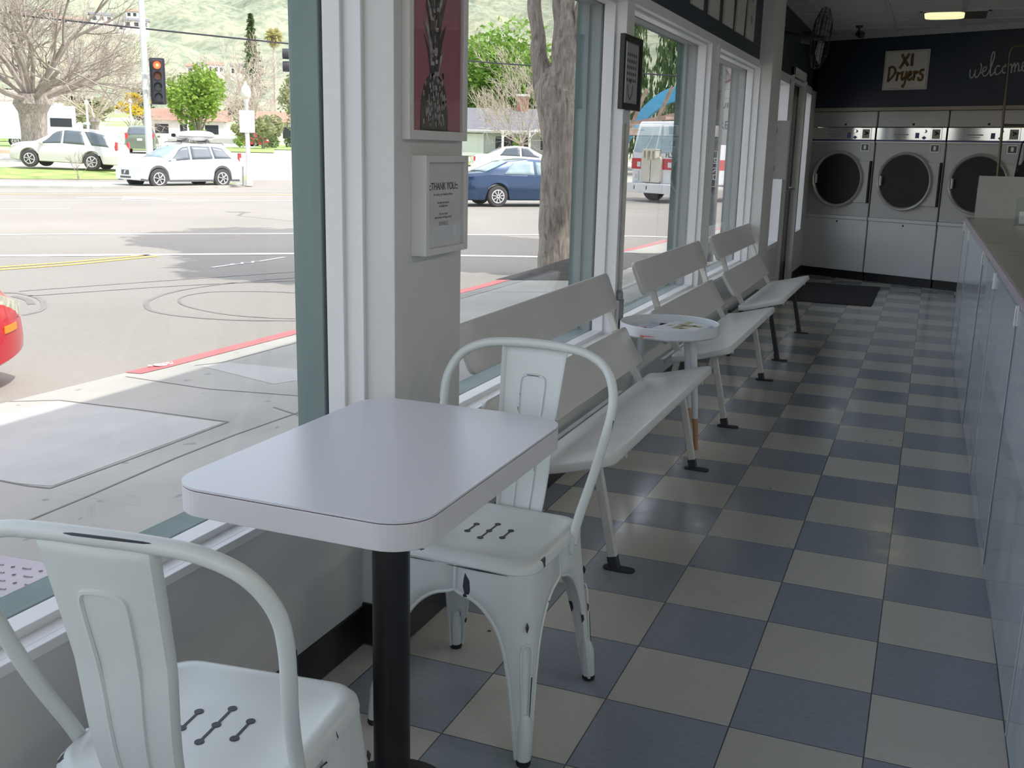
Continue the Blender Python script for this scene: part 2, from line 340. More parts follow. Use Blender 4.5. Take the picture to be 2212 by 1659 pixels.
def thing(name, label, cat, loc=(0, 0, 0), rz=0, group=None, rot=None):
    o = bpy.data.objects.new(name, None); COL.objects.link(o); o.location = loc; o.rotation_euler = rot or (0, 0, rz); o.empty_display_size = .1
    return tag(o, label, cat, group)
def struct(name, loc=(0, 0, 0), rz=0):
    o = bpy.data.objects.new(name, None); COL.objects.link(o); o.location = loc; o.rotation_euler = (0, 0, rz); o['kind'] = 'structure'; return o
def copy_tree(o, parent=None):
    c = o.copy(); COL.objects.link(c); c.parent = parent
    for ch in [x for x in bpy.data.objects if x.parent == o]: copy_tree(ch, c)
    return c
def spline(pts, k=8):
    P = [Vector(p) for p in pts]; P = [P[0]*2-P[1]]+P+[P[-1]*2-P[-2]]; out = []
    for i in range(1, len(P)-2):
        a, b, c, d = P[i-1], P[i], P[i+1], P[i+2]
        for j in range(k):
            t = j/k; out.append(.5*((2*b)+(c-a)*t+(2*a-5*b+4*c-d)*t*t+(3*b-a-3*c+d)*t**3))
    out.append(P[-2]); return out
def rrect(x0, y0, x1, y1, r, n=8):
    out = []
    for cx, cy, a0 in ((x1-r, y1-r, 0), (x0+r, y1-r, 90), (x0+r, y0+r, 180), (x1-r, y0+r, 270)):
        for i in range(n+1):
            a = math.radians(a0+90*i/n); out.append((cx+r*math.cos(a), cy+r*math.sin(a)))
    return out
def text(name, body, size, m, parent, loc, rot, ext=.0006, align='CENTER', sx=1., bold=0.):
    c = bpy.data.curves.new(name, 'FONT'); c.body = body; c.size = size; c.extrude = ext; c.align_x = align; c.align_y = 'CENTER'; c.offset = bold
    t = bpy.data.objects.new(name, c); COL.objects.link(t); c.materials.append(M[m])
    me = bpy.data.meshes.new_from_object(t); bpy.data.objects.remove(t)
    o = bpy.data.objects.new(name, me); COL.objects.link(o); o.parent = parent; o.location = loc; o.rotation_euler = rot; o.scale = (sx, 1, 1)
    return o
def pieces(name, gs, m, parent, **k):
    for g in gs: obj(name, g, m, parent, **k)

# ================================================================== ROOM SHELL
XW = -1.305            # inner face of the window wall
st = lambda n, g, m, **k: obj(n, g, m, kind='structure', **k)
st('floor', G().quad((-1.9, -6, 0), (4.2, -6, 0), (4.2, 11.5, 0), (-1.9, 11.5, 0)), 'floor')
# window wall: below sills, piers, mullions, above heads
g = G(); g.box(-1.50, -5.2, -.4, XW, -.5, .488); g.box(-1.50, -.3, -.4, XW, 5.3, .488)
g.box(-1.50, 5.7, -.4, XW, 7.10, .50); g.box(-1.50, 8.10, -.4, XW, 9.6, .50); g.box(-1.50, 8.78, .5, XW, 9.6, 2.6)
g.box(-1.50, 7.03, .5, XW, 7.12, 2.0)
g.box(-1.50, -5.2, -.4, XW, -5.0, 2.62)
st('wall_window_side', g, 'wall')
g = G(); g.box(-1.50, -6.1, 2.62, XW, 9.6, 4.95)
st('wall_parapet', g, 'stucco')
st('wall_above_windows', G().box(-1.50, -.40, 2.012, XW, 9.6, 2.62).box(-1.50, -5.2, 2.50, XW, -.40, 2.62), 'navy')
st('column_1', G().box(-1.50, -.60, 0, -1.205, -.212, 2.62).box(-1.50, -.212, 0, -1.212, -.199, 2.62), 'wall', bevel=.002)
st('column_2', G().box(-1.50, 5.275, 0, -1.205, 5.755, 2.62), 'wall', bevel=.002)
# flat head boards under the navy wall
g = G(); g.box(-1.50, -5.2, 2.45, XW+.004, -.60, 2.50); g.box(-1.50, -.199, 1.968, XW+.004, 5.275, 2.016); g.box(-1.5, 5.755, 1.99, XW+.004, 8.8, 2.03)
st('trim_1', g, 'trimw')
# flat sill boards
g = G()
for ya, yb in ((-5.2, -.60), (-.199, 5.275)): g.box(-1.49, ya, .486, XW+.001, yb, .503)
st('trim_2', g, 'trimw', bevel=.002)
# black baseboards
st('baseboard_left', G().box(XW-.01, -5.2, 0, XW+.006, -.60, .112).box(XW-.01, -.199, 0, XW+.006, 5.275, .112).box(-1.22, -.606, 0, -1.199, -.195, .12)
   .box(-1.31, -.607, 0, -1.2, -.598, .12).box(-1.22, 5.27, 0, -1.199, 5.76, .12).box(XW-.01, 5.75, 0, XW+.006, 7.05, .11).box(XW-.01, 8.15, 0, XW+.006, 9.4, .11), 'base', bevel=.003)

def window(n, ya, yb, z0, z1, flat, green_in=.052):
    """stepped painted stops inside, green weathered frame outside, one pane"""
    r = struct('window_%d' % n)
    def ring(xa, xb, i, zi=None):
        zi = i if zi is None else zi
        g = G(); g.box(xa, ya-.01, z0-.02, xb, ya+i, z1+.02); g.box(xa, yb-i, z0-.02, xb, yb+.01, z1+.02)
        g.box(xa, ya, z0-.02, xb, yb, z0+zi); g.box(xa, ya, z1-i, xb, yb, z1+.02); return g
    def rect_ring(xa, xb, A, B, Z0, Z1, w, wz0):
        return G().box(xa, A, Z0, xb, A+w, Z1).box(xa, B-w, Z0, xb, B, Z1).box(xa, A+w, Z0, xb, B-w, Z0+wz0).box(xa, A+w, Z1-w, xb, B-w, Z1)
    e = 0
    if flat:
        e = .012; obj('jamb_lining', rect_ring(-1.340, -1.288, ya-.012, yb+.012, z0-.02, z1+.012, .024, .0195), 'trimw', r, bevel=.0015)
    obj('glazing_stop', rect_ring(-1.388, -1.338, ya-.01, yb+.01, z0-.02, z1+.01, .022+e, .036), 'trimw', r, bevel=.002)
    obj('outer_frame', rect_ring(-1.478, -1.398, ya-.02, yb+.02, z0-.04, z1+.02, .033+e, .052), 'green', r, bevel=.003)
    obj('outer_casing', rect_ring(-1.508 if n > 1 else -1.488, -1.44, ya-.06, yb+.06, z0-.10, z1+.07, .066+e, .10), 'green', r, bevel=.003)
    obj('glass_pane', G().box(-1.3955, ya, z0-.01, -1.3905, yb, z1), 'glass', r)
    return r
window(1, -5.0, -.60, .503, 2.45, True)
window(2, -.199, 1.65, .503, 1.968, True)
window(3, 1.815, 3.54, .503, 1.968, False)
window(4, 3.69, 5.275, .503, 1.968, True)
for k, (a, b) in enumerate(((1.65, 1.815), (3.54, 3.69))):
    st('trim_%d' % (3+k), G().box(-1.46, a, .49, XW, b, 1.98), 'trimw', bevel=.002)
    st('trim_%d' % (5+k), G().box(-1.505, a-.04, .4, -1.45, b+.04, 2.05), 'green')
# door and its sidelights past column_2
def sidelight(n, ya, yb):
    r = struct('window_%d' % n)
    obj('window_frame', G().box(-1.40, ya, .50, -1.295, ya+.04, 2.0).box(-1.40, yb-.04, .50, -1.295, yb, 2.0).box(-1.40, ya, .50, -1.295, yb, .54).box(-1.40, ya, 1.95, -1.295, yb, 2.0), 'trimw', r, bevel=.002)
    obj('outer_frame', G().box(-1.49, ya, .45, -1.41, ya+.06, 2.02).box(-1.49, yb-.06, .45, -1.41, yb, 2.02).box(-1.49, ya, .45, -1.41, yb, .53), 'green', r)
    obj('glass_pane', G().box(-1.38, ya+.03, .53, -1.374, yb-.03, 1.96), 'glass', r)
sidelight(5, 5.755, 7.03); sidelight(6, 8.18, 8.78)
d = struct('door_1')
obj('door_frame', G().box(-1.45, 7.12, 0, -1.28, 7.19, 2.12).box(-1.45, 8.08, 0, -1.28, 8.18, 2.12).box(-1.45, 7.12, 2.04, -1.28, 8.18, 2.12), 'wall', d, bevel=.003)
obj('door_leaf', G().box(-1.40, 7.19, .01, -1.345, 7.30, 2.04).box(-1.40, 7.97, .01, -1.345, 8.08, 2.04).box(-1.40, 7.19, .01, -1.345, 8.08, .26).box(-1.40, 7.19, 1.9, -1.345, 8.08, 2.04), 'doorb', d, bevel=.003)
obj('door_glass', G().box(-1.375, 7.28, .25, -1.369, 7.98, 1.92), 'glass', d)
obj('push_bar', G().tube([(-1.345, 7.3, 1.0), (-1.30, 7.33, 1.0), (-1.30, 7.9, 1.0), (-1.345, 7.96, 1.0)], .014), 'steel', d, smooth=True)
# far angled wall (dryer wall)
AW = math.atan2(-.469, 1.); PW = Vector((-.602, 8.956, 0)); DW = Vector((math.cos(AW), math.sin(AW), 0)); NW = Vector((-DW.y, DW.x, 0))
bw = struct('wall_back', PW, AW)
obj('upper_wall', G().box(-.80, 0, 1.84, 5.5, .12, 2.545), 'navy', bw); obj('upper_wall_core', G().box(-.80, .7, 0, 5.5, .8, 2.6), 'wall', bw)
obj('crown_strip', G().box(-.80, -.012, 2.545, 5.5, .12, 2.61), 'crown', bw)
obj('ledge', G().box(-.80, -.03, 1.803, 5.5, .12, 1.84), 'ledge', bw, bevel=.003)
obj('corner_post', G().box(-.83, -.03, 0, -.792, .12, 2.6), 'doorb', bw)
# right side, rear and ceiling
st('wall_right', G().box(4.2, -6, 0, 4.3, 11.5, 2.62), 'wall')
st('wall_rear', G().box(-1.5, -5.3, -.4, 4.3, -5.2, .4).box(-1.5, -5.3, 2.45, 4.3, -5.2, 2.62).box(-1.5, -5.3, 0, -1.3, -5.2, 2.62).box(1.3, -5.3, 0, 1.42, -5.2, 2.62).box(4.0, -5.3, 0, 4.3, -5.2, 2.62), 'wall')  # unseen rear wall, its shopfront openings added to let more daylight in
st('ceiling', G().box(-1.5, -6.1, 2.60, 4.3, 11.5, 2.68), 'ceil')
g = G()
for k in range(-10, 19): g.box(-1.305, k*.61+.02, 2.592, 4.2, k*.61+.045, 2.602)
for k in range(0, 9): g.box(-1.14+k*.61, -6, 2.592, -1.115+k*.61, 11, 2.602)
st('trim_7', g, 'grid')
st('trim_8', G().box(-1.306, -5, 2.56, -1.29, 9.4, 2.6), 'crown')
# lettering on the dark wall: strokes laid on the wall face
def strokes(name, lines, m, parent, o, sc, w, th=.002, ypos=-.003, tilt=0.):
    g = G()
    for ln in lines:
        pts = spline([(x, 0, z) for x, z in ln], 6) if len(ln) > 2 else [Vector((x, 0, z)) for x, z in ln]
        P = []
        for p in pts: P.append(Vector((o[0]+p.x*sc, ypos, o[1]+p.z*sc+p.x*sc*tilt)))
        for i in range(len(P)-1):
            a, b = P[i], P[i+1]; dd = (b-a)
            if dd.length < 1e-6: continue
            dd.normalize(); a = a-dd*w*.3; b = b+dd*w*.3
            nn = Vector((-dd.z, 0, dd.x))*w/2
            vs = [a+nn, b+nn, b-nn, a-nn]; vs += [v+Vector((0, th, 0)) for v in vs]
            g.add(vs, [(0, 1, 2, 3), (7, 6, 5, 4), (0, 4, 5, 1), (1, 5, 6, 2), (2, 6, 7, 3), (3, 7, 4, 0)])
    return obj(name, g, m, parent)
WEL = [[(0, .62), (.02, .2), (.18, .03), (.34, .3), (.38, .55), (.38, .2), (.52, .03), (.72, .3), (.78, .7), (.70, .95)],
       [(.82, .28), (1.1, .45), (1.12, .66), (.95, .62), (.9, .3), (1.05, .04), (1.3, .2), (1.48, .7), (1.6, 1.35), (1.5, 1.62), (1.4, 1.3), (1.42, .5), (1.5, .02), (1.72, .2)],
       [(2.05, .58), (1.88, .62), (1.76, .35), (1.86, .05), (2.08, .1), (2.25, .3)],
       [(2.42, .6), (2.26, .42), (2.34, .1), (2.52, .12), (2.6, .4), (2.46, .62), (2.4, .5), (2.6, .52), (2.78, .6)],
       [(2.84, .6), (2.88, .3), (2.88, .02)], [(2.88, .3), (3.02, .62), (3.1, .4), (3.1, .05)], [(3.1, .3), (3.24, .62), (3.34, .4), (3.36, .08), (3.52, .12)],
       [(3.52, .28), (3.76, .42), (3.78, .62), (3.62, .6), (3.56, .3), (3.68, .04), (3.92, .14), (4.05, .35)]]
wl = thing('welcome_lettering', 'white handwritten word welcome lettered on the dark navy wall', 'lettering', PW, AW)
strokes('script_word', WEL, 'letterw', wl, (.905, 2.10), .138, .011, tilt=.10)

# ================================================================== DRYERS
def make_dryer():
    r = thing('tumble_dryer', 'x', 'dryer', PW, AW, 'wall of stacked coin dryers')
    w = .762
    obj('plinth', G().box(.003, .03, 0, w-.003, .6, .094), 'base', r)
    obj('lower_panel', G().box(.004, 0, .094, w-.004, .6, .655), 'dryerw', r, bevel=.006)
    obj('rail', G().box(.002, -.012, .655, w-.002, .6, .69), 'dryerw', r, bevel=.004)
    obj('screw', G().lathe([(.0, -.006), (.009, -.004), (.011, .002)], 12, (.40, 0, .625), 'y'), 'dchrome', r)
    obj('front_panel', G().box(.004, 0, .69, w-.004, .6, 1.478), 'dryer', r, bevel=.006)
    cp = obj('control_panel', G().box(.004, -.010, 1.505, w-.004, .6, 1.632), 'chrome', r, bevel=.003)
    obj('blue_stripe', G().box(.004, -.011, 1.490, w-.004, .1, 1.505), 'blueln', cp); obj('bright_strip', G().box(.004, -.010, 1.478, w-.004, .1, 1.490), 'trimw', cp)
    obj('start_knob', G().lathe([(0, -.03), (.014, -.03), (.017, -.01)], 16, (.535, 0, 1.595), 'y'), 'chrome', cp)
    obj('selector', G().prism([(.505, 1.53), (.53, 1.512), (.555, 1.53), (.53, 1.548)], -.014, -.008, 'y'), 'blueln', cp)
    obj('display', G().box(.435, -.013, 1.525, .475, 0, 1.58), 'blueln', cp)
    obj('nameplate', G().box(.20, -.0115, 1.555, .36, 0, 1.567).box(.24, -.0115, 1.535, .33, 0, 1.541), 'inkg', cp)
    cs = obj('coin_slide', G().box(.60, -.022, 1.512, .715, 0, 1.628), 'chrome', r, bevel=.003)
    obj('slide_face', G().box(.618, -.024, 1.52, .70, -.01, 1.615), 'ledge', cs); obj('slide_lever', G().obox((.668, -.03, 1.58), (.04, .012, .012), (0, .5, 0)).obox((.668, -.03, 1.568), (.04, .012, .01), (0, -.5, 0)), 'dchrome', cs)
    obj('top_panel', G().box(.004, 0, 1.638, w-.004, .6, 1.80), 'dryer', r, bevel=.006)
    obj('lock', G().lathe([(0, -.01), (.011, -.008), (.013, .002)], 12, (.40, 0, 1.665), 'y'), 'dchrome', r)
    nb = obj('number_plate', G().box(.605, -.008, 1.385, .705, 0, 1.468), 'trimw', r, bevel=.002)
    obj('plate_inset', G().box(.615, -.010, 1.395, .695, -.004, 1.458), 'base', nb); obj('plate_mark', G().box(.642, -.012, 1.407, .668, -.004, 1.448), 'fwhite', nb)
    cx, cz, R = .372, 1.083, .300
    dr = obj('door', G().lathe([(R-.035, .0), (R-.030, -.03), (R-.018, -.046), (R-.008, -.05), (R, -.042), (R+.004, -.02), (R+.004, .0)], 64, (cx, 0, cz), 'y'), 'ringm', r, smooth=True)
    obj('door_gasket', G().lathe([(R-.06, -.012), (R-.045, -.022), (R-.028, -.024)], 64, (cx, 0, cz), 'y'), 'dchrome', dr, smooth=True)
    obj('door_glass', G().lathe([(0, -.020), (.1, -.019), (.18, -.016), (R-.055, -.010)], 64, (cx, 0, cz), 'y'), 'drum', dr, smooth=True)
    obj('door_handle', G().box(cx-R+.045, -.062, cz-.05, cx-R+.057, -.03, cz+.05), 'trimw', dr, bevel=.003)
    hg = obj('hinge_cover', G().box(cx+.20, -.018, .84, .742, 0, 1.285), 'dryer', r, bevel=.004)
    obj('hinge_bar', G().box(.735, -.03, .84, .752, 0, 1.285), 'dchrome', hg)
    return r
dry = make_dryer(); SP = .77
for i, lb in enumerate(('grey coin dryer nearest the door corner, its control panel mostly in shadow', 'middle grey coin dryer, below the gold lettered sign', 'grey coin dryer partly hidden by the counter end, clothes behind its round glass')):
    o = dry if i == 0 else copy_tree(dry)
    s = -.79+SP*i+.004; p = PW+DW*s; o.location = p; o['label'] = lb
g = G()
for z, w in ((.86, .17), (.9, .13), (.94, .08)): g.lathe([(0, z), (w, z-.02), (w*1.02, z-.05), (w*.9, z-.07)], 20)
g.v = [(x*1.0+.05*math.sin(z*40+x*9), y*.12, z) for x, y, z in g.v]
# sign above the dryers
sg = thing('dryer_sign', 'square white sign lettered XL Dryers in gold on the navy wall', 'sign', PW, AW)
bd = obj('board', G().box(.0, -.014, 2.012, .483, .0, 2.405), 'signw', sg, bevel=.002)
obj('border_line', G().box(.012, -.0155, 2.024, .471, -.013, 2.027).box(.012, -.0155, 2.39, .471, -.013, 2.393).box(.012, -.0155, 2.024, .015, -.013, 2.393).box(.468, -.0155, 2.024, .471, -.013, 2.393), 'gold', bd)
XL = [[(0, 1), (.28, .5), (.62, .08)], [(.62, 1.02), (.3, .5), (-.1, -.12)], [(.98, 1.0), (.96, .5), (.98, .06)]]
strokes('lettering', XL, 'gold', sg, (.19, 2.245), .115, .031, ypos=-.017)
DRY = [[(.05, .98), (.05, .5), (.02, .0)], [(.0, .92), (.3, 1.0), (.52, .78), (.42, .4), (.05, .02)],
       [(.68, .62), (.72, .3), (.68, .05)], [(.71, .32), (.80, .52), (.94, .54)],
       [(1.10, .62), (1.06, .25), (1.16, .10), (1.34, .34)], [(1.38, .64), (1.36, 0), (1.24, -.40), (1.14, -.30)],
       [(1.52, .3), (1.72, .42), (1.72, .6), (1.58, .55), (1.52, .25), (1.66, .05), (1.86, .2)],
       [(1.96, .62), (2.0, .3), (1.96, .05)], [(1.98, .35), (2.12, .6), (2.22, .52)],
       [(2.66, .72), (2.44, .66), (2.42, .48), (2.62, .34), (2.58, .06), (2.36, .04), (2.32, .18)]]
strokes('lettering', DRY, 'gold', sg, (.055, 2.10), .143, .024, ypos=-.017)

# ================================================================== CAFE CHAIRS
def make_chair():
    """pressed steel cafe chair, faces +Y, origin on the floor under the seat centre"""
    r = thing('cafe_chair', 'x', 'chair', group='distressed metal cafe chairs')
    # seat pan with rolled rim
    def ring(w, d, rr, z, dome=0): return [(x, y, z) for x, y in rrect(-w, -d, w, d, rr, 7)]
    hw, hd = .180, .172
    rings = [ring(hw-.002, hd-.002, .05, .415), ring(hw+.004, hd+.004, .055, .425), ring(hw+.002, hd+.002, .055, .438), ring(hw-.006, hd-.006, .052, .4475), ring(hw-.016, hd-.016, .048, .450),
             ring(hw-.028, hd-.028, .042, .4475), ring(hw-.036, hd-.036, .04, .444), ring(hw-.10, hd-.10, .03, .4425)]
    seat = obj('seat', G().loft(rings), 'chair', r, smooth=True)
    g = G()
    for x, ys in ((-.046, (-.024, .026)), (0, (-.049, .0, .049)), (.046, (-.026, .024))):
        for y in ys: g.lathe([(.0075, 0), (.0075, .0012)], 14, (x, y, .4426))
        g.box(x-.0022, ys[0], .4427, x+.0022, ys[-1], .4436)
    obj('drain_slots', g, 'chip', seat)
    # four pressed legs, each with its quarter of the arched skirt
    def leg_mesh(sx, sy):
        NV, NU = 60, 6
        verts = []; faces = []
        for j in range(NV+1):
            t = j/NV; z = .012+(t if t < .4 else (.4+(t-.4)*1.0))*.418
            a = 1-z/.43
            cx = .180+.020*a*1.0; cy = .172+.046*a
            # arm length along each side
            zz = z/.43
            x_ = min(1., max(0., (zz-.34)/.50))
            rise = 1-math.sqrt(max(0., 1-x_**2.6))
            a0 = .022+.026*min(1, zz/.5)
            arm_x = a0+(cx+.0005-a0)*rise; arm_y = a0+(cy+.0005-a0)*rise
            rc = .012+.035*min(1, zz*1.1)
            rc = min(rc, arm_x*.9, arm_y*.9)
            pts = [(cx-arm_x, cy), (cx-(arm_x+rc)/2, cy), (cx-rc, cy)]
            for q in range(1, NU): an = PI/2*(1-q/NU); pts.append((cx-rc+rc*math.cos(an), cy-rc+rc*math.sin(an)))
            pts += [(cx, cy-rc), (cx, cy-(arm_y+rc)/2), (cx, cy-arm_y)]
            verts += [(sx*x, sy*y, z) for x, y in pts]; n = len(pts)
        for j in range(NV):
            for i in range(n-1): faces.append((j*n+i, j*n+i+1, (j+1)*n+i+1, (j+1)*n+i))
        rim1 = [verts[j*n] for j in range(NV+1)]; rim2 = [verts[j*n+n-1] for j in range(NV+1)]
        return G().add(verts, faces), rim1, rim2
    for sx in (-1, 1):
        for sy in (-1, 1):
            gm, r1, r2 = leg_mesh(sx, sy)
            lg = obj('leg', gm, 'chair', r, smooth=True, solid=.002)
            obj('rolled_edge', G().tube(r1, .0042, 6).tube(r2, .0042, 6), 'chair', lg, smooth=True)
            # pressed rib down the corner
            def c(z): a = 1-z/.43; return Vector((sx*(.180+.020*a-.006-.006*z), sy*(.172+.046*a-.006-.006*z), z))
            loop = []; nrm = Vector((sx, -sy, 0)).normalized()
            for z, w in ((.09, .002), (.11, .008), (.20, .012), (.255, .013), (.268, .009), (.273, 0)): loop.append(c(z)+nrm*w+Vector((sx, sy, 0))*.0015)
            l2 = [c(z)-nrm*w+Vector((sx, sy, 0))*.0015 for z, w in ((.268, .009), (.255, .013), (.20, .012), (.11, .008), (.09, .002))]
            obj('pressed_rib', G().tube(loop+l2, .0022, 6), 'chair', lg, smooth=True)
            pieces('chip', [G().tube([c(.30)+Vector((sx, sy, 0))*.0015, c(.312)+Vector((sx, sy, 0))*.002, c(.322)+Vector((sx, sy, 0))*.0012], [.001, .0042, .001], 6), G().tube([c(.11)+nrm*.0085+Vector((sx, sy, 0))*.004, c(.20)+nrm*.0125+Vector((sx, sy, 0))*.003], [.0008, .0014], 5)], 'chip', lg)
            fx, fy = sx*.192, sy*.210
            obj('foot', G().lathe([(.015, .0), (.0165, .004), (.016, .014)], 18, (fx, fy, 0)), 'rubber', lg, smooth=True)
            obj('foot_sleeve', G().tube([(fx, fy, .012), (fx*.985, fy*.955, .085), (fx*.975, fy*.935, .115)], [.0158, .0165, .010], 18), 'chair', lg, smooth=True)
    # hoop back
    hp = [(.184, -.072, .418), (.187, -.098, .47), (.206, -.150, .58), (.225, -.192, .70), (.222, -.213, .765), (.194, -.234, .815), (.140, -.248, .842), (.07, -.257, .851), (0, -.260, .853)]
    full = hp+[(-x, y, z) for x, y, z in hp[-2::-1]]
    hoop = obj('back_hoop', G().tube(spline(full, 7), .0115, 14), 'chair', r, smooth=True)
    pieces('chip', [G().tube(spline([(-.03, -.2705, .8575), (.03, -.2705, .858), (.09, -.264, .856)], 5), [.0006]+[.0022]*9+[.0006], 5, flat=.5), G().tube([(.2355, -.187, .70), (.2315, -.176, .66)], [.0012, .0008], 5), G().tube([(-.2355, -.187, .70), (-.2335, -.182, .68)], [.0016, .0008], 5)], 'chip', hoop)
    for s in (-1, 1): obj('hoop_bracket', G().obox((s*.186, -.070, .418), (.012, .03, .04)), 'chair', r, bevel=.003)
    # splat
    def sp(u, v):   # u across -1..1, v 0 bottom..1 top
        z = .405+v*.437; w = .060+.028*v**1.0
        y = -.168-.090*v**1.1-.020*math.sin(PI*min(1, v*1.7))*(1-v)
        yy = y-.006*(1-u*u)*1.0+.0
        return Vector((u*w, yy, z))
    def spd(uu, vv):
        u = uu*2-1; p = sp(u, vv)
        if abs(u) > .93: p.y += .010
        return p
    splat = obj('splat', G().grid(spd, 20, 24), 'chair', r, smooth=True, solid=.003)
    pts = []
    for u, v in [(-.34, .06), (-.35, .17), (-.36, .28), (-.37, .4), (-.39, .55), (-.41, .77), (-.37, .825), (-.24, .84), (0, .845), (.24, .84), (.37, .825), (.41, .77), (.39, .55), (.37, .4), (.36, .28), (.35, .17), (.34, .06)]: pts.append(sp(u, v))
    fr = spline(pts, 4)
    obj('pressed_panel', G().tube([p+Vector((0, .0015, 0)) for p in fr], .0042, 6).tube([p+Vector((0, -.0015, 0)) for p in fr], .0042, 6), 'chair', splat, smooth=True)
    pieces('chip', [G().tube([sp(-.365, .30)+Vector((0, .0048, 0)), sp(-.395, .62)+Vector((0, .0048, 0))], .0009, 5), G().tube([sp(.365, .30)+Vector((0, .0048, 0)), sp(.40, .66)+Vector((0, .0048, 0))], .0009, 5), G().tube([sp(-.2, .843)+Vector((0, .0048, 0)), sp(.2, .844)+Vector((0, .0048, 0))], .0012, 5)], 'chip', splat)
    # worn front and side edges of the skirt
    g = []
    for y in (hd+.0055, -hd-.0055): g += [G().tube([(-.13, y, .422), (-.06, y, .4215), (.02, y, .421)], [.0004, .0022, .0004], 5), G().tube([(.05, y, .421), (.1, y, .4205), (.14, y, .42)], [.0004, .0012, .0004], 5)]
    g.append(G().tube([(hw+.0055, -.02, .416), (hw+.0055, .0, .412)], [.0004, .0018], 5))
    pieces('chip', g, 'chip', seat)
    return r
ch = make_chair()
ch.location = (-.880, -.735, 0); ch.rotation_euler = (0, 0, PI-.035); ch['label'] = 'distressed white metal cafe chair at the far side of the table, beside the bench'
c2 = copy_tree(ch); c2.location = (-.935, -1.677, 0); c2.rotation_euler = (0, 0, math.radians(7.5)); c2['label'] = 'distressed white metal cafe chair nearest the camera, seen from its back'

# ================================================================== CAFE TABLE
tb = thing('cafe_table', 'rectangular grey-white laminate table on a black pedestal by the window', 'table', (0, 0, 0))
X0, X1, Y0, Y1, ZT = -1.170, -.680, -1.500, -.775, .75
obj('tabletop', G().prism(rrect(X0, Y0, X1, Y1, .075, 10), ZT-.004, ZT), 'tablet', tb)
obj('edge_band', G().prism(rrect(X0, Y0, X1, Y1, .075, 10), ZT-.052, ZT-.0055), 'tabedge', tb, bevel=.002)
obj('edge_seam', G().prism(rrect(X0+.0004, Y0+.0004, X1-.0004, Y1-.0004, .075, 10), ZT-.0058, ZT-.0038), 'seam', tb)
pc = (-.888, -1.20)
obj('pedestal', G().lathe([(.037, .02), (.037, .66)], 32, (pc[0], pc[1], 0)), 'black', tb, smooth=True)
obj('base_disc', G().lathe([(.135, 0), (.137, .018), (.125, .032), (.08, .045), (.05, .06), (.04, .07)], 48, (pc[0], pc[1], 0)), 'black', tb, smooth=True)
obj('top_plate', G().box(pc[0]-.12, pc[1]-.12, .66, pc[0]+.12, pc[1]+.12, .698), 'black', tb, bevel=.004)

# ================================================================== BENCHES
def make_bench(legmat, name='waiting_bench', y0=-.095):
    """origin at the near end on the floor, length along +Y, back to -X"""
    r = thing(name, 'x', 'bench', group='white waiting benches under the windows')
    L = 1.53
    def plank(pts_profile, y0, y1, th, rc):   # profile: list of (x,z) across; rounded corners along length
        n = len(pts_profile)
        g = G()
        def fn(u, v):
            k = u*(n-1); i = min(int(k), n-2); t = k-i
            x = pts_profile[i][0]*(1-t)+pts_profile[i+1][0]*t; z = pts_profile[i][1]*(1-t)+pts_profile[i+1][1]*t
            e = min(u, 1-u)*W_; ins = rc-math.sqrt(max(0, rc*rc-(rc-min(rc, e))**2)) if e < rc else 0
            return (x, y0+ins+(y1-y0-2*ins)*v, z)
        W_ = sum(math.dist(pts_profile[i], pts_profile[i+1]) for i in range(n-1))
        return g.grid(fn, 28, 10)
    # seat: front edge high, dips towards the back
    prof = [(-.797, .428), (-.86, .412), (-.94, .390), (-1.02, .371), (-1.05, .366), (-1.082, .364)]
    seat = obj('seat', plank(prof, 0, L, .03, .045), 'benchw', r, smooth=False, solid=.030, bevel=.008)
    seat.location.z = -.014
    seat.data.polygons.foreach_set('use_smooth', [True]*len(seat.data.polygons))
    for nm, pr in (('lower_back_board', [(-1.098, .425), (-1.135, .475), (-1.165, .525), (-1.190, .575)]), ('upper_back_board', [(-1.222, .655), (-1.245, .705), (-1.266, .755), (-1.285, .806)])):
        b = obj(nm, plank(pr, y0, L-.07, .018, .03), 'benchw', r, smooth=True, solid=.020, bevel=.005)
    for y in (.17, 1.35):
        # back bracket
        obj('back_bracket', G().bar((-1.07, y, .345), (-1.200, y, .575), .03, .022, (0, 1, 0)).bar((-1.196, y, .565), (-1.232, y, .665), .03, .022, (0, 1, 0)).bar((-1.228, y, .655), (-1.292, y, .79), .03, .010, (0, 1, 0)), 'benchleg', r, bevel=.003)
        lg = obj('front_leg', G().bar((-.825, y, .02), (-.903, y, .375), .028, .028, (0, 1, 0)), legmat, r, bevel=.004)
        ft = obj('foot_plate', G().prism([(x-.805, yy+y) for x, yy in rrect(-.055, -.022, .05, .018, .018, 5)], 0, .008).bar((-.822, y, .0), (-.832, y, .045), .032, .032, (0, 1, 0)), 'chip', lg, bevel=.002)
        obj('rear_leg', G().bar((-1.15, y, .0), (-1.075, y, .335), .028, .028, (0, 1, 0)), legmat, r, bevel=.004)
        obj('seat_bearer', G().bar((-.84, y, .384), (-1.085, y, .330), .03, .022), legmat, r, bevel=.003)
        obj('bolt', G().lathe([(.005, -.03), (.006, 0)], 8, (-.82, y+.06, .392)), 'benchleg', r)
    obj('stretcher', G().bar((-1.16, .17, .30), (-1.16, 1.35, .30), .02, .02), legmat, r)
    return r
b1 = make_bench('benchleg'); b1.location = (0, .01, 0); b1['label'] = 'long white two-board bench nearest the cafe table, under the second window'
b2 = make_bench('benchleg', y0=-.03); b2.location = (-.008, 1.955, 0); b2['label'] = 'white waiting bench with white legs just behind the round tray table'
b3 = make_bench('chip', y0=-.03); b3.location = (-.01, 3.80, 0); b3['label'] = 'white waiting bench standing on black legs, nearest the floor mat'

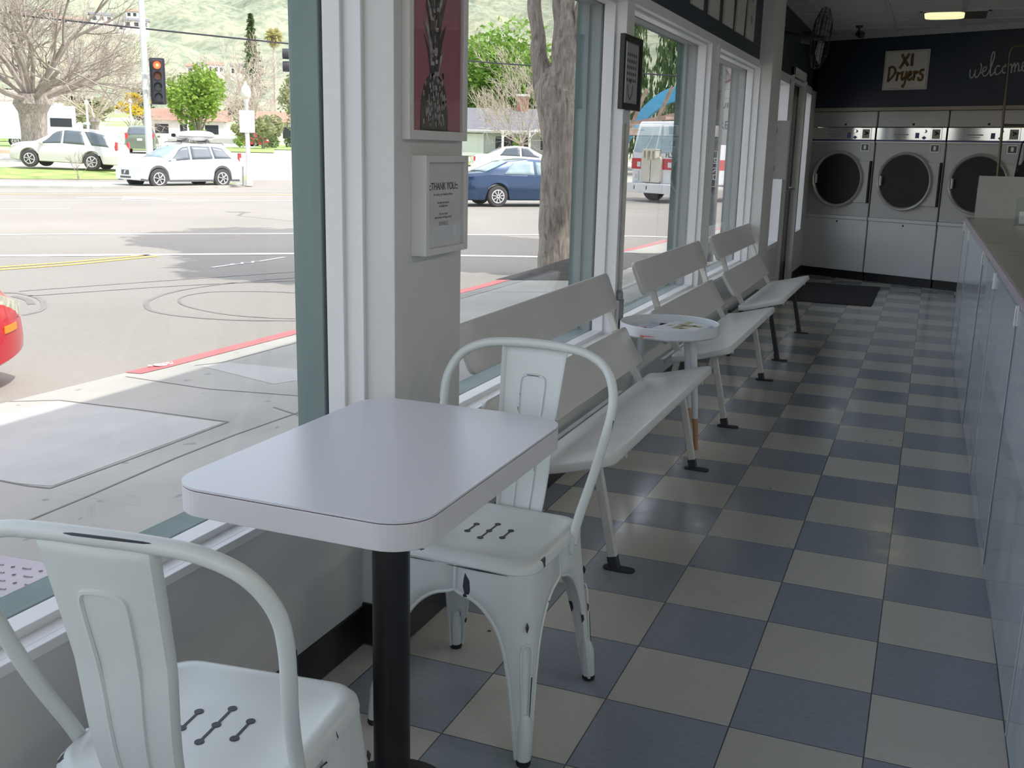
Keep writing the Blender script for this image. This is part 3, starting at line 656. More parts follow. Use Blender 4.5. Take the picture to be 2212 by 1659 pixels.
# ================================================================== ROUND TRAY TABLE + MAGAZINES
tt = thing('tray_table', 'small round white tray table on wood-tipped legs between two benches', 'table', (-1.045, 1.715, 0))
TR = .226; TZ = .572
obj('tray', G().lathe([(0, TZ-.052), (TR-.006, TZ-.052), (TR, TZ-.046), (TR, TZ-.003), (TR-.003, TZ), (TR-.007, TZ-.003), (TR-.008, TZ-.040), (0, TZ-.042)], 72), 'traywhite', tt, smooth=True)
for a in (-18, 60, 176):
    dx, dy = math.cos(math.radians(a)), math.sin(math.radians(a))
    p0 = Vector((dx*.125, dy*.125, TZ-.05)); p1 = Vector((dx*.178, dy*.178, 0)); pm = p0.lerp(p1, .72)
    lg = obj('leg', G().tube([p0, pm], [.019, .014], 16), 'traywhite', tt, smooth=True)
    obj('wood_tip', G().tube([pm, p1], [.0139, .010], 16), 'wood', lg, smooth=True)
def magazine(name, lab, loc, rz, w, h, th, mats, curl=0.):
    r = thing(name, lab, 'magazine', loc, rz, 'magazines in the round tray')
    obj('pages', G().box(-w/2, -h/2, 0, w/2, h/2, th), 'paper', r)
    obj('cover', G().box(-w/2, -h/2, th, w/2, h/2, th+.0012).box(-w/2-.001, -h/2, 0, -w/2, h/2, th+.0012), mats[0], r)
    g = G(); random.seed(len(lab))
    for _ in range(9):
        x = random.uniform(-w*.4, w*.25); y = random.uniform(-h*.42, h*.3); g.box(x, y, th+.0012, x+random.uniform(.02, .06), y+random.uniform(.02, .07), th+.0016)
    obj('cover_print', g, mats[1], r)
for a in (('coral', (.62, .14, .12)), ('khaki', (.36, .34, .16)), ('softblue', (.34, .42, .52)), ('mauve', (.28, .22, .27))): M[a[0]] = mat('print_'+a[0], a[1], .35, var=.3, vs=30)
magazine('magazine', 'magazine with red edge lying nearest the camera in the round tray', (-1.085, 1.63, TZ-.0415), .55, .20, .27, .006, ('coral', 'paper'))
magazine('magazine', 'pale blue magazine overlapping the red-edged one in the round tray', (-1.05, 1.715, TZ-.034), .15, .19, .26, .005, ('softblue', 'mauve'))
magazine('magazine', 'open olive and mauve magazine on top, right of the round tray', (-.99, 1.745, TZ-.027), -.25, .18, .24, .005, ('paper', 'khaki'))

# ================================================================== PICTURES AND NOTICES
pf = thing('pineapple_picture', 'white framed pink picture of a grey pineapple on the near white column', 'picture', (0, 0, 0))
ya, yb, za, zb, xf = -.562, -.226, 1.345, 1.90, -1.183
obj('frame', frame4(-1.205, xf, ya, yb, za, zb, .023), 'fwhite', pf, bevel=.0015)
obj('print', G().box(-1.203, ya+.02, za+.02, -1.196, yb-.02, zb-.02), 'pink', pf)
yc = (ya+yb)/2-.01
body = []
for t in [i/20 for i in range(21)]:
    a = PI*(t); body.append((yc+.078*math.cos(a)*(1-.06*math.sin(a)), 1.365+.004+.142*math.sin(a)**.62))
fruit = obj('fruit', G().prism([(yc+.080, 1.371)]+body+[(yc-.080, 1.371)], -1.1965, -1.1945, 'x'), 'pin1', pf)
g = G(); random.seed(3)
for i in range(90):
    y = yc+random.uniform(-.066, .066); z = random.uniform(1.375, 1.50)
    if abs(y-yc) > .074*(1-((z-1.37)/.15)**3*.5): continue
    g.prism([(y, z), (y+.006, z+.004), (y+.004, z+.016), (y-.002, z+.012)], -1.1948, -1.1942, 'x')
obj('fruit_texture', g, 'pin2', fruit)
g = G(); gl = G()
for i in range(74):
    z0 = 1.50+.36*(i/74); s = 1 if i % 2 else -1
    sp_ = .055*(1-((z0-1.66)/.2)**2*.55); L_ = random.uniform(.07, .12); off = random.uniform(.15, 1)*sp_*s
    w = random.uniform(.010, .018); bx = yc+off*.35
    tip = (bx+off*.95+s*.012, z0+L_)
    gg = g if random.random() < .68 else gl
    gg.prism([(bx-w*.6, z0), (bx+w*.6, z0), (bx+off*.5+w*.5, z0+L_*.5), tip, (bx+off*.4-w*.5, z0+L_*.55)], -1.1955+.00004*i, -1.1945+.00004*i, 'x')
cr = obj('crown_leaves', g, 'pin1', pf); obj('leaf_highlights', gl, 'pin2', cr)
obj('glazing', G().box(-1.190, ya+.02, za+.024, -1.188, yb-.02, zb-.02), 'glass', pf)

tf = thing('thank_you_frame', 'deep white box frame with a printed THANK YOU notice on the near column', 'framed notice', (0, 0, 0))
ya, yb, za, zb, xf = -.513, -.262, 1.056, 1.307, -1.162
obj('frame', frame4(-1.205, xf, ya, yb, za, zb, .017), 'fwhite', tf, bevel=.001)
sh = obj('notice_sheet', G().box(-1.18, ya+.015, za+.015, -1.176, yb-.015, zb-.015), 'paper', tf)
yc = (ya+yb)/2
for i, (s_, z_, sz, mm, b_) in enumerate(((':::THANK YOU:::', 1.228, .026, 'ink', .0004), ('for taking your laundry with us', 1.208, .0095, 'inkg', 0), ('we hope you enjoyed', 1.187, .0085, 'inkg', 0), ('a sparkling clean', 1.178, .0085, 'inkg', 0), ('See you soon', 1.158, .0095, 'inkg', 0), ('clean clothes and happy people', 1.149, .0085, 'inkg', 0), ('-SPARKLE', 1.132, .015, 'inkg', 0))):
    text('lettering', s_, sz, mm, sh, (-1.1755, yc, z_), (PI/2, 0, PI/2), .0002, sx=.95, bold=b_)
obj('glazing', G().box(-1.168, ya+.015, za+.015, -1.1665, yb-.015, zb-.015), 'glass', tf)

bf = thing('small_black_picture', 'narrow black framed print hung on the window post behind the first bench', 'picture', (0, 0, 0))
ya, yb, za, zb, xf = 1.60, 1.90, 1.508, 1.822, -1.283
obj('frame', frame4(-1.304, xf, ya, yb, za, zb, .028), 'frameb', bf, bevel=.001)
pr = obj('print', G().box(-1.303, ya+.02, za+.02, -1.294, yb-.02, zb-.02), 'inkg', bf)
M['dimpaper'] = mat('grey_print_paper', (.34, .34, .34), .5, var=.05); pr.data.materials[0] = M['dimpaper']
g = G(); random.seed(5)
for r0 in range(5):
    for k in range(6):
        y = ya+.06+k*.032; z = zb-.085-r0*.027; g.prism([(y, z), (y+.018, z+.003), (y+.014, z+.014), (y+.002, z+.016)], -1.2942, -1.2932, 'x')
g.lathe([(0, 0), (.011, .001)], 16, (-1.2935, (ya+yb)/2, za+.125), 'x')
g.tube([(-1.2935, (ya+yb)/2-.04, za+.11), (-1.2935, (ya+yb)/2-.032, za+.07), (-1.2935, (ya+yb)/2, za+.045), (-1.2935, (ya+yb)/2+.032, za+.07), (-1.2935, (ya+yb)/2+.04, za+.11)], .0016, 5)
obj('printed_motif', g, 'ink', pr)

# hanging strips on the navy wall
for k, (a, b, tl, lab) in enumerate(((2.875, 3.170, 0, 'pale card panel on the navy wall, first from the column picture side'), (3.335, 3.621, 0, 'pale card panel on the navy wall, above the middle window post'),
        (3.775, 4.078, .0, 'pale card panel on the navy wall, third of the upright five'), (4.179, 4.472, .10, 'pale card panel on the navy wall hanging tilted'), (4.599, 4.887, .02, 'pale card panel with dark print on the navy wall, last before the white column'))):
    r = thing('wall_card', lab, 'card', (0, 0, 0), 0, 'upright cards above the windows')
    z0, z1 = 2.108, 2.56
    s_ = tl*.9
    obj('card', G().add([(XW+.001, a, z0), (XW+.001, b, z0), (XW+.001, b+s_, z1), (XW+.001, a+s_, z1), (XW+.012, a, z0), (XW+.012, b, z0), (XW+.012, b+s_, z1), (XW+.012, a+s_, z1)],
        [(0, 1, 2, 3), (7, 6, 5, 4), (0, 4, 5, 1), (1, 5, 6, 2), (2, 6, 7, 3), (3, 7, 4, 0)]), 'signw', r)
    if k == 4: obj('printed_motif', G().lathe([(0, 0), (.035, .001)], 7, (XW+.0125, (a+b)/2, 2.24), 'x').lathe([(0, 0), (.03, .001)], 7, (XW+.0125, (a+b)/2+.01, 2.38), 'x'), 'inkg', r)

# conduit box at the foot of the window post
cb = thing('conduit_box', 'grey metal electrical conduit and box at the foot of the window post', 'electrical box', (0, 0, 0))
obj('box', G().box(XW, 1.655, .50, XW+.035, 1.735, .66), 'steel', cb, bevel=.003); obj('connector', G().lathe([(.018, .66), (.018, .69), (.012, .70), (.012, .705)], 12, (XW+.018, 1.71, 0)), 'steel', cb)
obj('conduit', G().tube([(XW+.018, 1.71, .70), (XW+.018, 1.71, 1.45)], .010, 10), 'benchleg', cb, smooth=True)

# white notice board standing out of the second column
nb = thing('white_notice_panel', 'blank white panel projecting from the far column beside the door', 'panel', (0, 0, 0))
obj('panel', G().box(-1.255, 5.775, 1.135, -1.112, 5.80, 1.595), 'paper', nb, bevel=.002)
obj('bracket', G().box(-1.30, 5.756, 1.2, -1.20, 5.775, 1.24).box(-1.30, 5.756, 1.5, -1.20, 5.775, 1.54), 'steel', nb)

# ================================================================== CEILING THINGS
cl = thing('light_panel', 'recessed ceiling light panel, half of it glowing yellow above the dryers', 'ceiling light', (0, 0, 0))
obj('light_frame', G().box(-.27, 7.36, 2.585, .31, 7.385, 2.6).box(-.27, 7.93, 2.585, .31, 7.955, 2.6).box(-.27, 7.36, 2.585, -.245, 7.955, 2.6).box(.285, 7.36, 2.585, .31, 7.955, 2.6), 'grid', cl)
df = obj('diffuser', G().box(-.245, 7.385, 2.588, .285, 7.93, 2.598), 'lampoff', cl)
obj('lit_tube', G().prism(rrect(-.235, 7.40, .10, 7.91, .1, 6), 2.584, 2.590), 'lampon', df)
for k, (x, y) in enumerate(((2.2, -3.6), (2.2, -.9), (2.2, 1.8), (2.2, 4.5))):  # light panels added out of view to brighten the room
    r = thing('light_panel', 'added unseen fill light panel above the counter, number %s of the row from the rear' % ('one', 'two', 'three', 'four')[k], 'ceiling light', (x, y, 0), 0, 'added fill light panels above the counter')
    obj('light_frame', G().box(-.33, -.63, 2.585, -.30, .63, 2.599).box(.30, -.63, 2.585, .33, .63, 2.599).box(-.30, -.63, 2.585, .30, -.60, 2.599).box(-.30, .60, 2.585, .30, .63, 2.599), 'grid', r)
    obj('diffuser', G().box(-.30, -.60, 2.588, .30, .60, 2.598), 'fillpanel', r)
fn = thing('wall_fan', 'black wire cage fan mounted high on the wall beside the door', 'fan', (-.985, 6.30, 2.27), 0)
fn.rotation_euler = (0, math.radians(6), math.radians(4))
g = G(); n = 28
for k in range(n):
    a = 2*PI*k/n; c_, s_ = math.cos(a), math.sin(a)
    g.tube([(.075, c_*.03, s_*.03), (.07, c_*.14, s_*.14), (.03, c_*.235, s_*.235), (0, c_*.245, s_*.245), (-.03, c_*.235, s_*.235), (-.065, c_*.14, s_*.14), (-.07, c_*.05, s_*.05)], .0016, 4)
for rr, xx in ((.245, 0), (.235, .03), (.235, -.03), (.14, .07), (.14, -.065)): g.tube([(xx, rr*math.cos(2*PI*k/32), rr*math.sin(2*PI*k/32)) for k in range(33)], .0028, 5, False)
obj('cage', g, 'fanm', fn)
obj('motor', G().lathe([(0, -.16), (.05, -.155), (.055, -.08), (.02, -.06), (.02, .03), (.0, .035)], 20, axis='x'), 'fanm', fn, smooth=True)
for k in range(3):
    a = 2*PI*k/3
    def bl(u, v, a=a):
        r0 = .03+.185*u; w = (v-.5)*.9*(1-.2*u); an = a+w; return (.01+(v-.5)*.05, r0*math.cos(an), r0*math.sin(an))
    obj('blade', G().grid(bl, 6, 6), 'dimpaper', fn, smooth=True, solid=.002)
obj('arm', G().tube([(-.15, 0, 0), (-.31, 0, .02)], .018, 10).box(-.325, -.05, -.06, -.305, .05, .09), 'fanm', fn)
cm = thing('ceiling_camera', 'small black camera hanging from the ceiling above the first dryer', 'camera', (-.85, 8.38, 2.6))
obj('mount', G().lathe([(.035, 0), (.03, -.02), (.009, -.025), (.009, -.06)], 16), 'black', cm); obj('camera_body', G().obox((.02, -.02, -.085), (.05, .11, .055), (.3, 0, .4)).lathe([(.03, -.10), (.034, -.08), (.02, -.055)], 16), 'black', cm, bevel=.005)

# ================================================================== FLOOR MAT
mt = obj('floor_mat', G().prism(rrect(-1.20, 6.93, -.405, 8.43, .01, 3), .0005, .009), 'mat_', bevel=.002)
tag(mt, 'dark grey rectangular floor mat in front of the dryers and door', 'floor mat')

# ================================================================== COUNTER
def cx(y): return .25+.0113*(5.3-y)
ct = thing('counter', 'long white counter with clear hanging guards along the right side', 'counter', (0, 0, 0))
obj('cabinet_body', G().prism([(cx(-5.0)+.15, -5.0), (1.15, -5.0), (1.15, 5.1), (cx(5.1)+.17, 5.1)], .0, .86), 'counter', ct)
obj('kick_strip', G().prism([(cx(-5.0)+.145, -5.0), (cx(5.1)+.165, 5.1), (cx(5.1)+.2, 5.1), (cx(-5.0)+.2, -5.0)], 0, .07), 'base', ct)
wt = obj('worktop', G().prism([(cx(-5.0)+.004, -5.0), (1.25, -5.0), (1.25, 5.46), (cx(5.46)+.004, 5.46)], .885, .912), 'plank', ct, bevel=.003)
M['lilac'] = mat('lilac_edge', (.36, .32, .37), .4)
obj('worktop_edge', G().prism([(cx(-5.0)-.002, -5.0), (cx(-5.0)+.004, -5.0), (cx(5.46)+.004, 5.46), (cx(5.46)-.002, 5.46)], .878, .910), 'lilac', ct)
ss = [5.35, 4.35, 2.72, 1.72, .72, -.4, -1.6]
for i in range(len(ss)-1):
    a, b = ss[i], ss[i+1]-.03; o_ = .006 if i % 2 else .0
    sh = obj('guard_sheet', G().prism([(cx(a)-.006-o_, a), (cx(b)-.006-o_, b), (cx(b)-.003-o_, b), (cx(a)-.003-o_, a)], .012, .875), 'acryl', ct)
    obj('sheet_edge', G().box(cx(a)-.0075-o_, a, .012, cx(a)-.003-o_, a+.003, .875), 'letterw', sh)
    obj('clip', G().box(cx(a)-.014-o_, a-.03, .82, cx(a)-.002-o_, a-.012, .885), 'trimw', sh, bevel=.002)
dv = thing('divider_board', 'grey divider board standing across the end of the wooden counter top', 'divider', (0, 0, 0))
obj('board', G().box(.306, 5.44, .913, 1.2, 5.45, 1.212), 'divider', dv); obj('edge_strip', G().box(.302, 5.438, .913, .306, 5.452, 1.212), 'clear', dv)
bh = thing('brochure_holder', 'clear acrylic brochure stand on the wooden counter top', 'brochure holder', (.51, 4.62, .913), -.2)
obj('holder', G().obox((.06, .06, .09), (.12, .003, .18), (.25, 0, 0)).obox((.06, .02, .03), (.12, .003, .06), (.1, 0, 0)).box(0, .0, 0, .12, .11, .003), 'clear', bh)
obj('leaflet', G().obox((.07, .052, .05), (.09, .002, .08), (.25, 0, 0)), 'paper', bh)
# hanging rail cart and black bag behind the counter
kt = thing('laundry_cart', 'bronze hanging-rail laundry cart standing behind the counter end', 'cart', (0, 0, 0))
g = G().tube([(.495, 6.3, .3), (.44, 6.3, 2.14), (.452, 6.3, 2.178), (.48, 6.3, 2.19), (1.25, 6.3, 2.19), (1.285, 6.3, 2.17), (1.29, 6.3, 2.13), (1.235, 6.3, .3)], .011, 10)
obj('hanging_frame', g, 'bronze', kt, smooth=True)
obj('cross_rail', G().tube([(.46, 6.3, 1.595), (1.27, 6.3, 1.595)], .010, 10), 'bronze', kt, smooth=True)
obj('basket', G().box(.50, 6.02, .35, 1.23, 6.58, .36).box(.50, 6.02, .35, .51, 6.58, .80).box(1.22, 6.02, .35, 1.23, 6.58, .80).box(.5, 6.02, .35, 1.23, 6.03, .80).box(.5, 6.57, .35, 1.23, 6.58, .80), 'bronze', kt)
for x in (.54, 1.19):
    for y in (6.07, 6.53): obj('castor', G().lathe([(.05, -.012), (.05, .012)], 20, (x, y, .05), 'x').box(x-.008, y-.008, .09, x+.008, y+.008, .35), 'rubber', kt)
bg_ = thing('black_bag', 'black cloth bag hanging from the laundry cart behind the counter end', 'bag', (0, 0, 0))
def bag(u, v):
    a = u*2*PI; w = .10+.26*(1-v)**.8; return (.86+w*math.cos(a)*1.05, 6.12+.10*math.sin(a)*(1-.5*v), .95+.62*v)
obj('bag_body', G().grid(bag, 24, 10), 'blackcloth', bg_, smooth=True)
obj('strap', G().tube([(.58, 6.1, 1.20), (.60, 6.12, 1.45), (.70, 6.2, 1.60)], .006, 6).tube([(.80, 6.1, 1.56), (.84, 6.2, 1.61)], .01, 6), 'blackcloth', bg_)
#@@PART3
# ================================================================== OUTSIDE GROUND
CAMX, CAMY = .0136, -2.8335
def lerp_tab(x, T):
    if x <= T[0][0]: return T[0][1]
    for (a, b), (c, d_) in zip(T, T[1:]):
        if x <= c: return b+(d_-b)*(x-a)/(c-a)
    return T[-1][1]
ZT_TAB = [(0, -.45), (45, -.45), (50, -.10), (60, .30), (75, .5), (110, .9), (150, 1.45), (200, 2.3), (400, 9), (700, 38), (1200, 112), (2000, 240), (3000, 480)]
def zt(x, y): return lerp_tab(math.hypot(x-CAMX, y-CAMY), ZT_TAB)
def polar(r, a): return (CAMX-r*math.sin(a), CAMY+r*math.cos(a))      # a: angle to the left of +Y
def sector(r0, r1, nr, a0, a1, na, dz=0, amp=0):
    def fn(u, v):
        r = r0*(r1/r0)**u if r0 > 40 else r0+(r1-r0)*u
        x, y = polar(r, math.radians(a0+(a1-a0)*v)); z = zt(x, y)+dz
        if amp: z += amp*(r/1000)*(mnoise.fractal(Vector((x*.004, y*.004, 3)), .9, 2.1, 5))
        return (x, y, z)
    return G().grid(fn, nr, na)
sw_out = [(-5.25, -7), (-5.27, 1.6), (-5.2, 3), (-5.14, 4.84), (-4.97, 7), (-4.92, 8.4), (-4.97, 10.9), (-4.8, 12.3), (-4.62, 13.55), (-4.45, 16.3), (-4.2, 19), (-3.5, 21.5), (-2, 23.5), (1, 24.5), (6, 24.5)]
def zs(x): return -.06-(-1.5-x)*.064 if x < -1.5 else -.06
st('ground_street', sector(1.5, 47.5, 12, -180, 180, 80, dz=-.0), 'asphalt')
def strip(pts, w, z0=0.0, zf=None, both=False):
    """flat band: left edge on pts, widened to the +X side"""
    L = []; R = []
    for i, p in enumerate(pts):
        a = Vector(pts[max(i-1, 0)]); b = Vector(pts[min(i+1, len(pts)-1)]); t = (b-a).normalized(); nn = Vector((t.y, -t.x))
        q0 = Vector(p)-nn*(w/2 if both else 0); q1 = q0+nn*w; L.append(q0); R.append(q1)
    vs = [(q.x, q.y, (zf(q.x) if zf else 0)+z0) for q in L]+[(q.x, q.y, (zf(q.x) if zf else 0)+z0) for q in R]; n = len(pts)
    return G().add(vs, [(i, i+1, n+i+1, n+i) for i in range(n-1)])
n = len(sw_out)
vs = [(x, y, zs(x)) for x, y in sw_out]+[(-1.42, y, -.055) for x, y in sw_out]+[(x, y, -.5) for x, y in sw_out]
g = G().add(vs, [(i, i+1, n+i+1, n+i) for i in range(11)]+[(2*n+i, 2*n+i+1, i+1, i) for i in range(n-1)]); g.add([(x, y, zs(x)) for x, y in sw_out[11:]]+[(-1.42, sw_out[11][1], -.055), (6, 20, -.055)], [(0, 1, 2, 3, 5, 4)])
st('sidewalk', g, 'conc')
kr = strip([(-5.225, 2.74)]+sw_out[2:12], .17, .004, zs); obj('kerb_paint', kr, 'kerbred', kind='structure')
ko = text('kerb_number', '860.', .15, 'stripew', None, (-5.14, 3.09, zs(-5.14)+.006), (0, -.064, -PI/2-.03), .002, sx=1.3, bold=.006); ko.scale.y = .75
ko['kind'] = 'structure'
def line_on(pts, w, name, m, z, zf=None): return obj(name, strip(pts, w, z, zf, True), m, kind='structure')
# sidewalk joints and the paler slabs
cr_ = G()
for pts in ([(-3.15, -3), (-3.21, .02), (-3.22, .35), (-3.26, .95), (-3.26, 1.41), (-3.22, 1.96), (-3.1, 6), (-3.0, 12)], [(-5.3, 1.76), (-4.95, 1.88), (-4.23, 1.78), (-3.48, 1.65)], [(-3.48, 1.65), (-3.47, .94), (-3.48, .39)], [(-3.48, .39), (-3.61, .39), (-3.82, .42), (-5.2, .3)], [(-5.1, 2.62), (-4.21, 2.39), (-3.49, 2.34), (-3.2, 2.3)], [(-4.75, 3.24), (-4.6, 6), (-4.5, 12)], [(-4.75, 3.24), (-4.88, 3.08)],
            [(-3.45, 2.03), (-3.17, 1.88)], [(-5.2, 4.9), (-3.1, 5.1)], [(-5.2, 7.6), (-3.05, 7.8)], [(-3.1, 5.1), (-1.5, 5.2)]):
    s2 = strip(pts, .014, .002, zs, True); cr_.add(s2.v, s2.f)
obj('sidewalk_joints', cr_, 'crack', kind='structure')
g = G().add([(x, y, zs(x)+.0015) for x, y in ((-4.82, 3.08), (-3.87, 2.62), (-3.77, 2.76), (-3.95, 3.1), (-4.7, 3.24))], [(0, 1, 2, 3, 4)]); g.add([(x, y, zs(x)+.0015) for x, y in ((-5.0, .42), (-3.61, .41), (-3.50, .42), (-3.50, 1.63), (-4.95, 1.86))], [(0, 1, 2, 3, 4)])
obj('sidewalk_patch', g, 'patch', kind='structure')
pl = thing('steel_access_plate', 'diamond pattern steel plate set in the sidewalk outside the near window', 'access plate', (0, 0, 0))
obj('plate', G().add([(x, y, zs(x)+.004) for x, y in ((-3.12, -2.6), (-1.56, -2.6), (-1.56, -.36), (-3.08, -.31))], [(0, 1, 2, 3)]), 'plate', pl)
g = G()
for i in range(22):
    for j in range(34):
        x = -3.04+i*.065; y = -2.2+j*.055
        if y > -.36: continue
        if (i+j) % 2: g.obox((x, y, zs(x)+.006), (.034, .006, .004), (0, 0, .1))
        else: g.obox((x, y, zs(x)+.006), (.012, .012, .005), (0, 0, .78))
obj('raised_pattern', g, 'plate', pl)['kind'] = 'stuff'
# road markings
for nm, pts, w, m in (('crosswalk_line', [(-40, -8.66), (-16.04, 11.32), (-11.85, 14.81), (-8.92, 16.67), (-7.62, 17.7), (-5.6, 18.72), (-4.9, 18.9)], .20, 'stripew'), ('crosswalk_line', [(-36, -10.9), (-13.15, 8.71), (-9.65, 11.54), (-7.17, 12.85), (-5.6, 13.6)], .24, 'stripew'),
        ('lane_line', [(-45, -2), (-24.88, 19.21), (-18.86, 25.24), (-8, 36)], .16, 'stripew'), ('centre_line', [(-47, 0), (-27.53, 21.58), (-20.93, 28.33), (-14, 35.4)], .16, 'stripey'), ('lane_line', [(-45, 5), (-29.2, 22.6), (-22.58, 30.79)], .10, 'stripew'),
        ('lane_line', [(-32, 6.1), (-21.8, 16.47), (-20.63, 17.58)], .12, 'stripew'), ('centre_line', [(-12.6, 3.5), (-11.97, 7.7), (-11.67, 8.64), (-11.45, 10.1)], .11, 'stripey'), ('centre_line', [(-12.3, 3.5), (-11.73, 7.5), (-11.43, 8.42), (-11.22, 10.0)], .11, 'stripey'),
        ('bike_lane_line', [(-9.56, 9.22), (-9.54, 9.8)], .07, 'stripew'), ('bike_lane_line', [(-9.49, 10.3), (-9.51, 10.97)], .07, 'stripew'), ('bike_symbol', [(-9.62, 9.72), (-9.50, 9.85), (-9.60, 9.98), (-9.46, 10.05), (-9.56, 10.2), (-9.44, 10.26)], .06, 'stripew'),
        ('turn_arrow', [(-24.5, 21.7), (-23.9, 22.6), (-23.5, 23.2)], .28, 'stripew')):
    line_on(pts, w, nm, m, -.444)
obj('turn_arrow', G().add([(x, y, -.444) for x, y in ((-24.2, 23.4), (-22.3, 23.2), (-23.0, 22.0))], [(0, 1, 2)]), 'stripew', kind='structure')
for pts, w in (([(-7.91, 8.9), (-8.15, 8.4), (-8.36, 7.62), (-8.36, 6.93), (-8.16, 6.34), (-7.96, 6.05), (-7.59, 5.73), (-7.06, 5.61), (-6.44, 5.7), (-5.93, 5.96)], .055),
               ([(-7.08, 7.66), (-7.52, 7.53), (-7.97, 7.21), (-8.02, 6.77), (-7.79, 6.39), (-7.43, 6.13), (-6.85, 5.94), (-6.38, 5.94), (-6.0, 6.06)], .03),
               ([(-9.98, 5.9), (-9.77, 5.98), (-9.27, 5.8), (-8.83, 5.45), (-8.58, 5.15), (-8.51, 4.88)], .06), ([(-9.64, 5.79), (-9.29, 5.66), (-9.0, 5.44)], .08), ([(-9.51, 5.87), (-9.18, 6.52), (-8.78, 7.26), (-8.28, 7.98), (-7.71, 8.61)], .04), ([(-9.9, 6.1), (-9.4, 7.2), (-8.7, 8.6), (-8.2, 9.6)], .035)):
    P = [(p.x, p.y) for p in spline([(a, b, 0) for a, b in pts], 6)]
    line_on(P, w, 'skid_mark', 'skid', -.446)
# far kerb, sidewalk, lawns, land and hills
fs = [(-38.1, 28.7), (-37.25, 30.27), (-34.45, 34.09), (-31.73, 38.9), (-31.0, 40.15), (-28.54, 37.4), (-27.13, 34.76), (-26.11, 30.62), (-28.57, 26.6), (-30.95, 24.64), (-47, 9), (-52, 15)]
fs = [(CAMX+(x-CAMX)*1.0, y) for x, y in fs]
st('far_sidewalk', G().prism(fs, -.46, -.36), 'conc')
def on_ter(poly, dz=.03, sub=6):
    a, b, c, d_ = [Vector(p) for p in poly]
    def fn(u, v): p = a.lerp(b, u).lerp(d_.lerp(c, u), v); return (p.x, p.y, max(zt(p.x, p.y), -.37)+dz)
    return G().grid(fn, sub*2, sub)
st('far_land', sector(47.5, 420, 40, -45, 95, 70), 'farg')
lw = G()
for poly in (((-47, 15), (-31.6, 31.6), (-34.6, 35.6), (-52, 19)), ((-30.9, 34.2), (-26.9, 32.0), (-28.2, 35.8), (-30.6, 37.6))):
    s2 = on_ter(poly, .035 if poly[0][0] < -40 else .02, 8); lw.add(s2.v, s2.f)
st('lawn', lw, 'grass')
lw = G()
for (a0, a1, r0, r1) in ((35, 43, 82, 104), (31.0, 36.0, 96, 128), (44, 49.5, 110, 140), (27, 31, 60, 82), (17, 26, 60, 68)):
    s2 = G().grid(lambda u, v: (lambda q: (q[0], q[1], zt(*q)+.05))(polar(r0+(r1-r0)*u, math.radians(a0+(a1-a0)*v))), 6, 6); lw.add(s2.v, s2.f)
st('far_lawns', lw, 'grass')
st('hills', sector(420, 3000, 110, -40, 90, 180, amp=42), 'hill', smooth=True)

# ================================================================== VEHICLES
def wheel(parent, x, y, r, w, side, rimm='rim', spokes=7):
    t = obj('wheel', G().lathe([(r*.62, -w/2), (r*.9, -w/2), (r, -w*.36), (r, w*.36), (r*.9, w/2), (r*.62, w/2)], 28, (x, y, r), 'y').lathe([(r*.66, -w*.4), (r*.66, w*.4)], 20, (x, y, r), 'y'), 'tyre', parent, smooth=True)
    s = side
    g = G().lathe([(r*.66, s*w*.47), (r*.64, s*w*.52), (r*.56, s*w*.50), (r*.54, s*w*.46)], 30, (x, y, r), 'y').lathe([(0, s*w*.50), (r*.15, s*w*.49), (r*.17, s*w*.43)], 16, (x, y, r), 'y')
    g2 = G().lathe([(0, s*w*.425), (r*.60, s*w*.425)], 24, (x, y, r), 'y')
    for k in range(spokes):
        a = 2*PI*k/spokes+.2; c_, s_ = math.cos(a), math.sin(a); g.bar((x+r*.08*c_, y+s*w*.47, r+r*.08*s_), (x+r*.57*c_, y+s*w*.49, r+r*.57*s_), .02, r*(1.9/spokes), (0, 1, 0))
    rm = obj('rim', g, rimm, t); obj('rim_recess', g2, 'tyre', t)
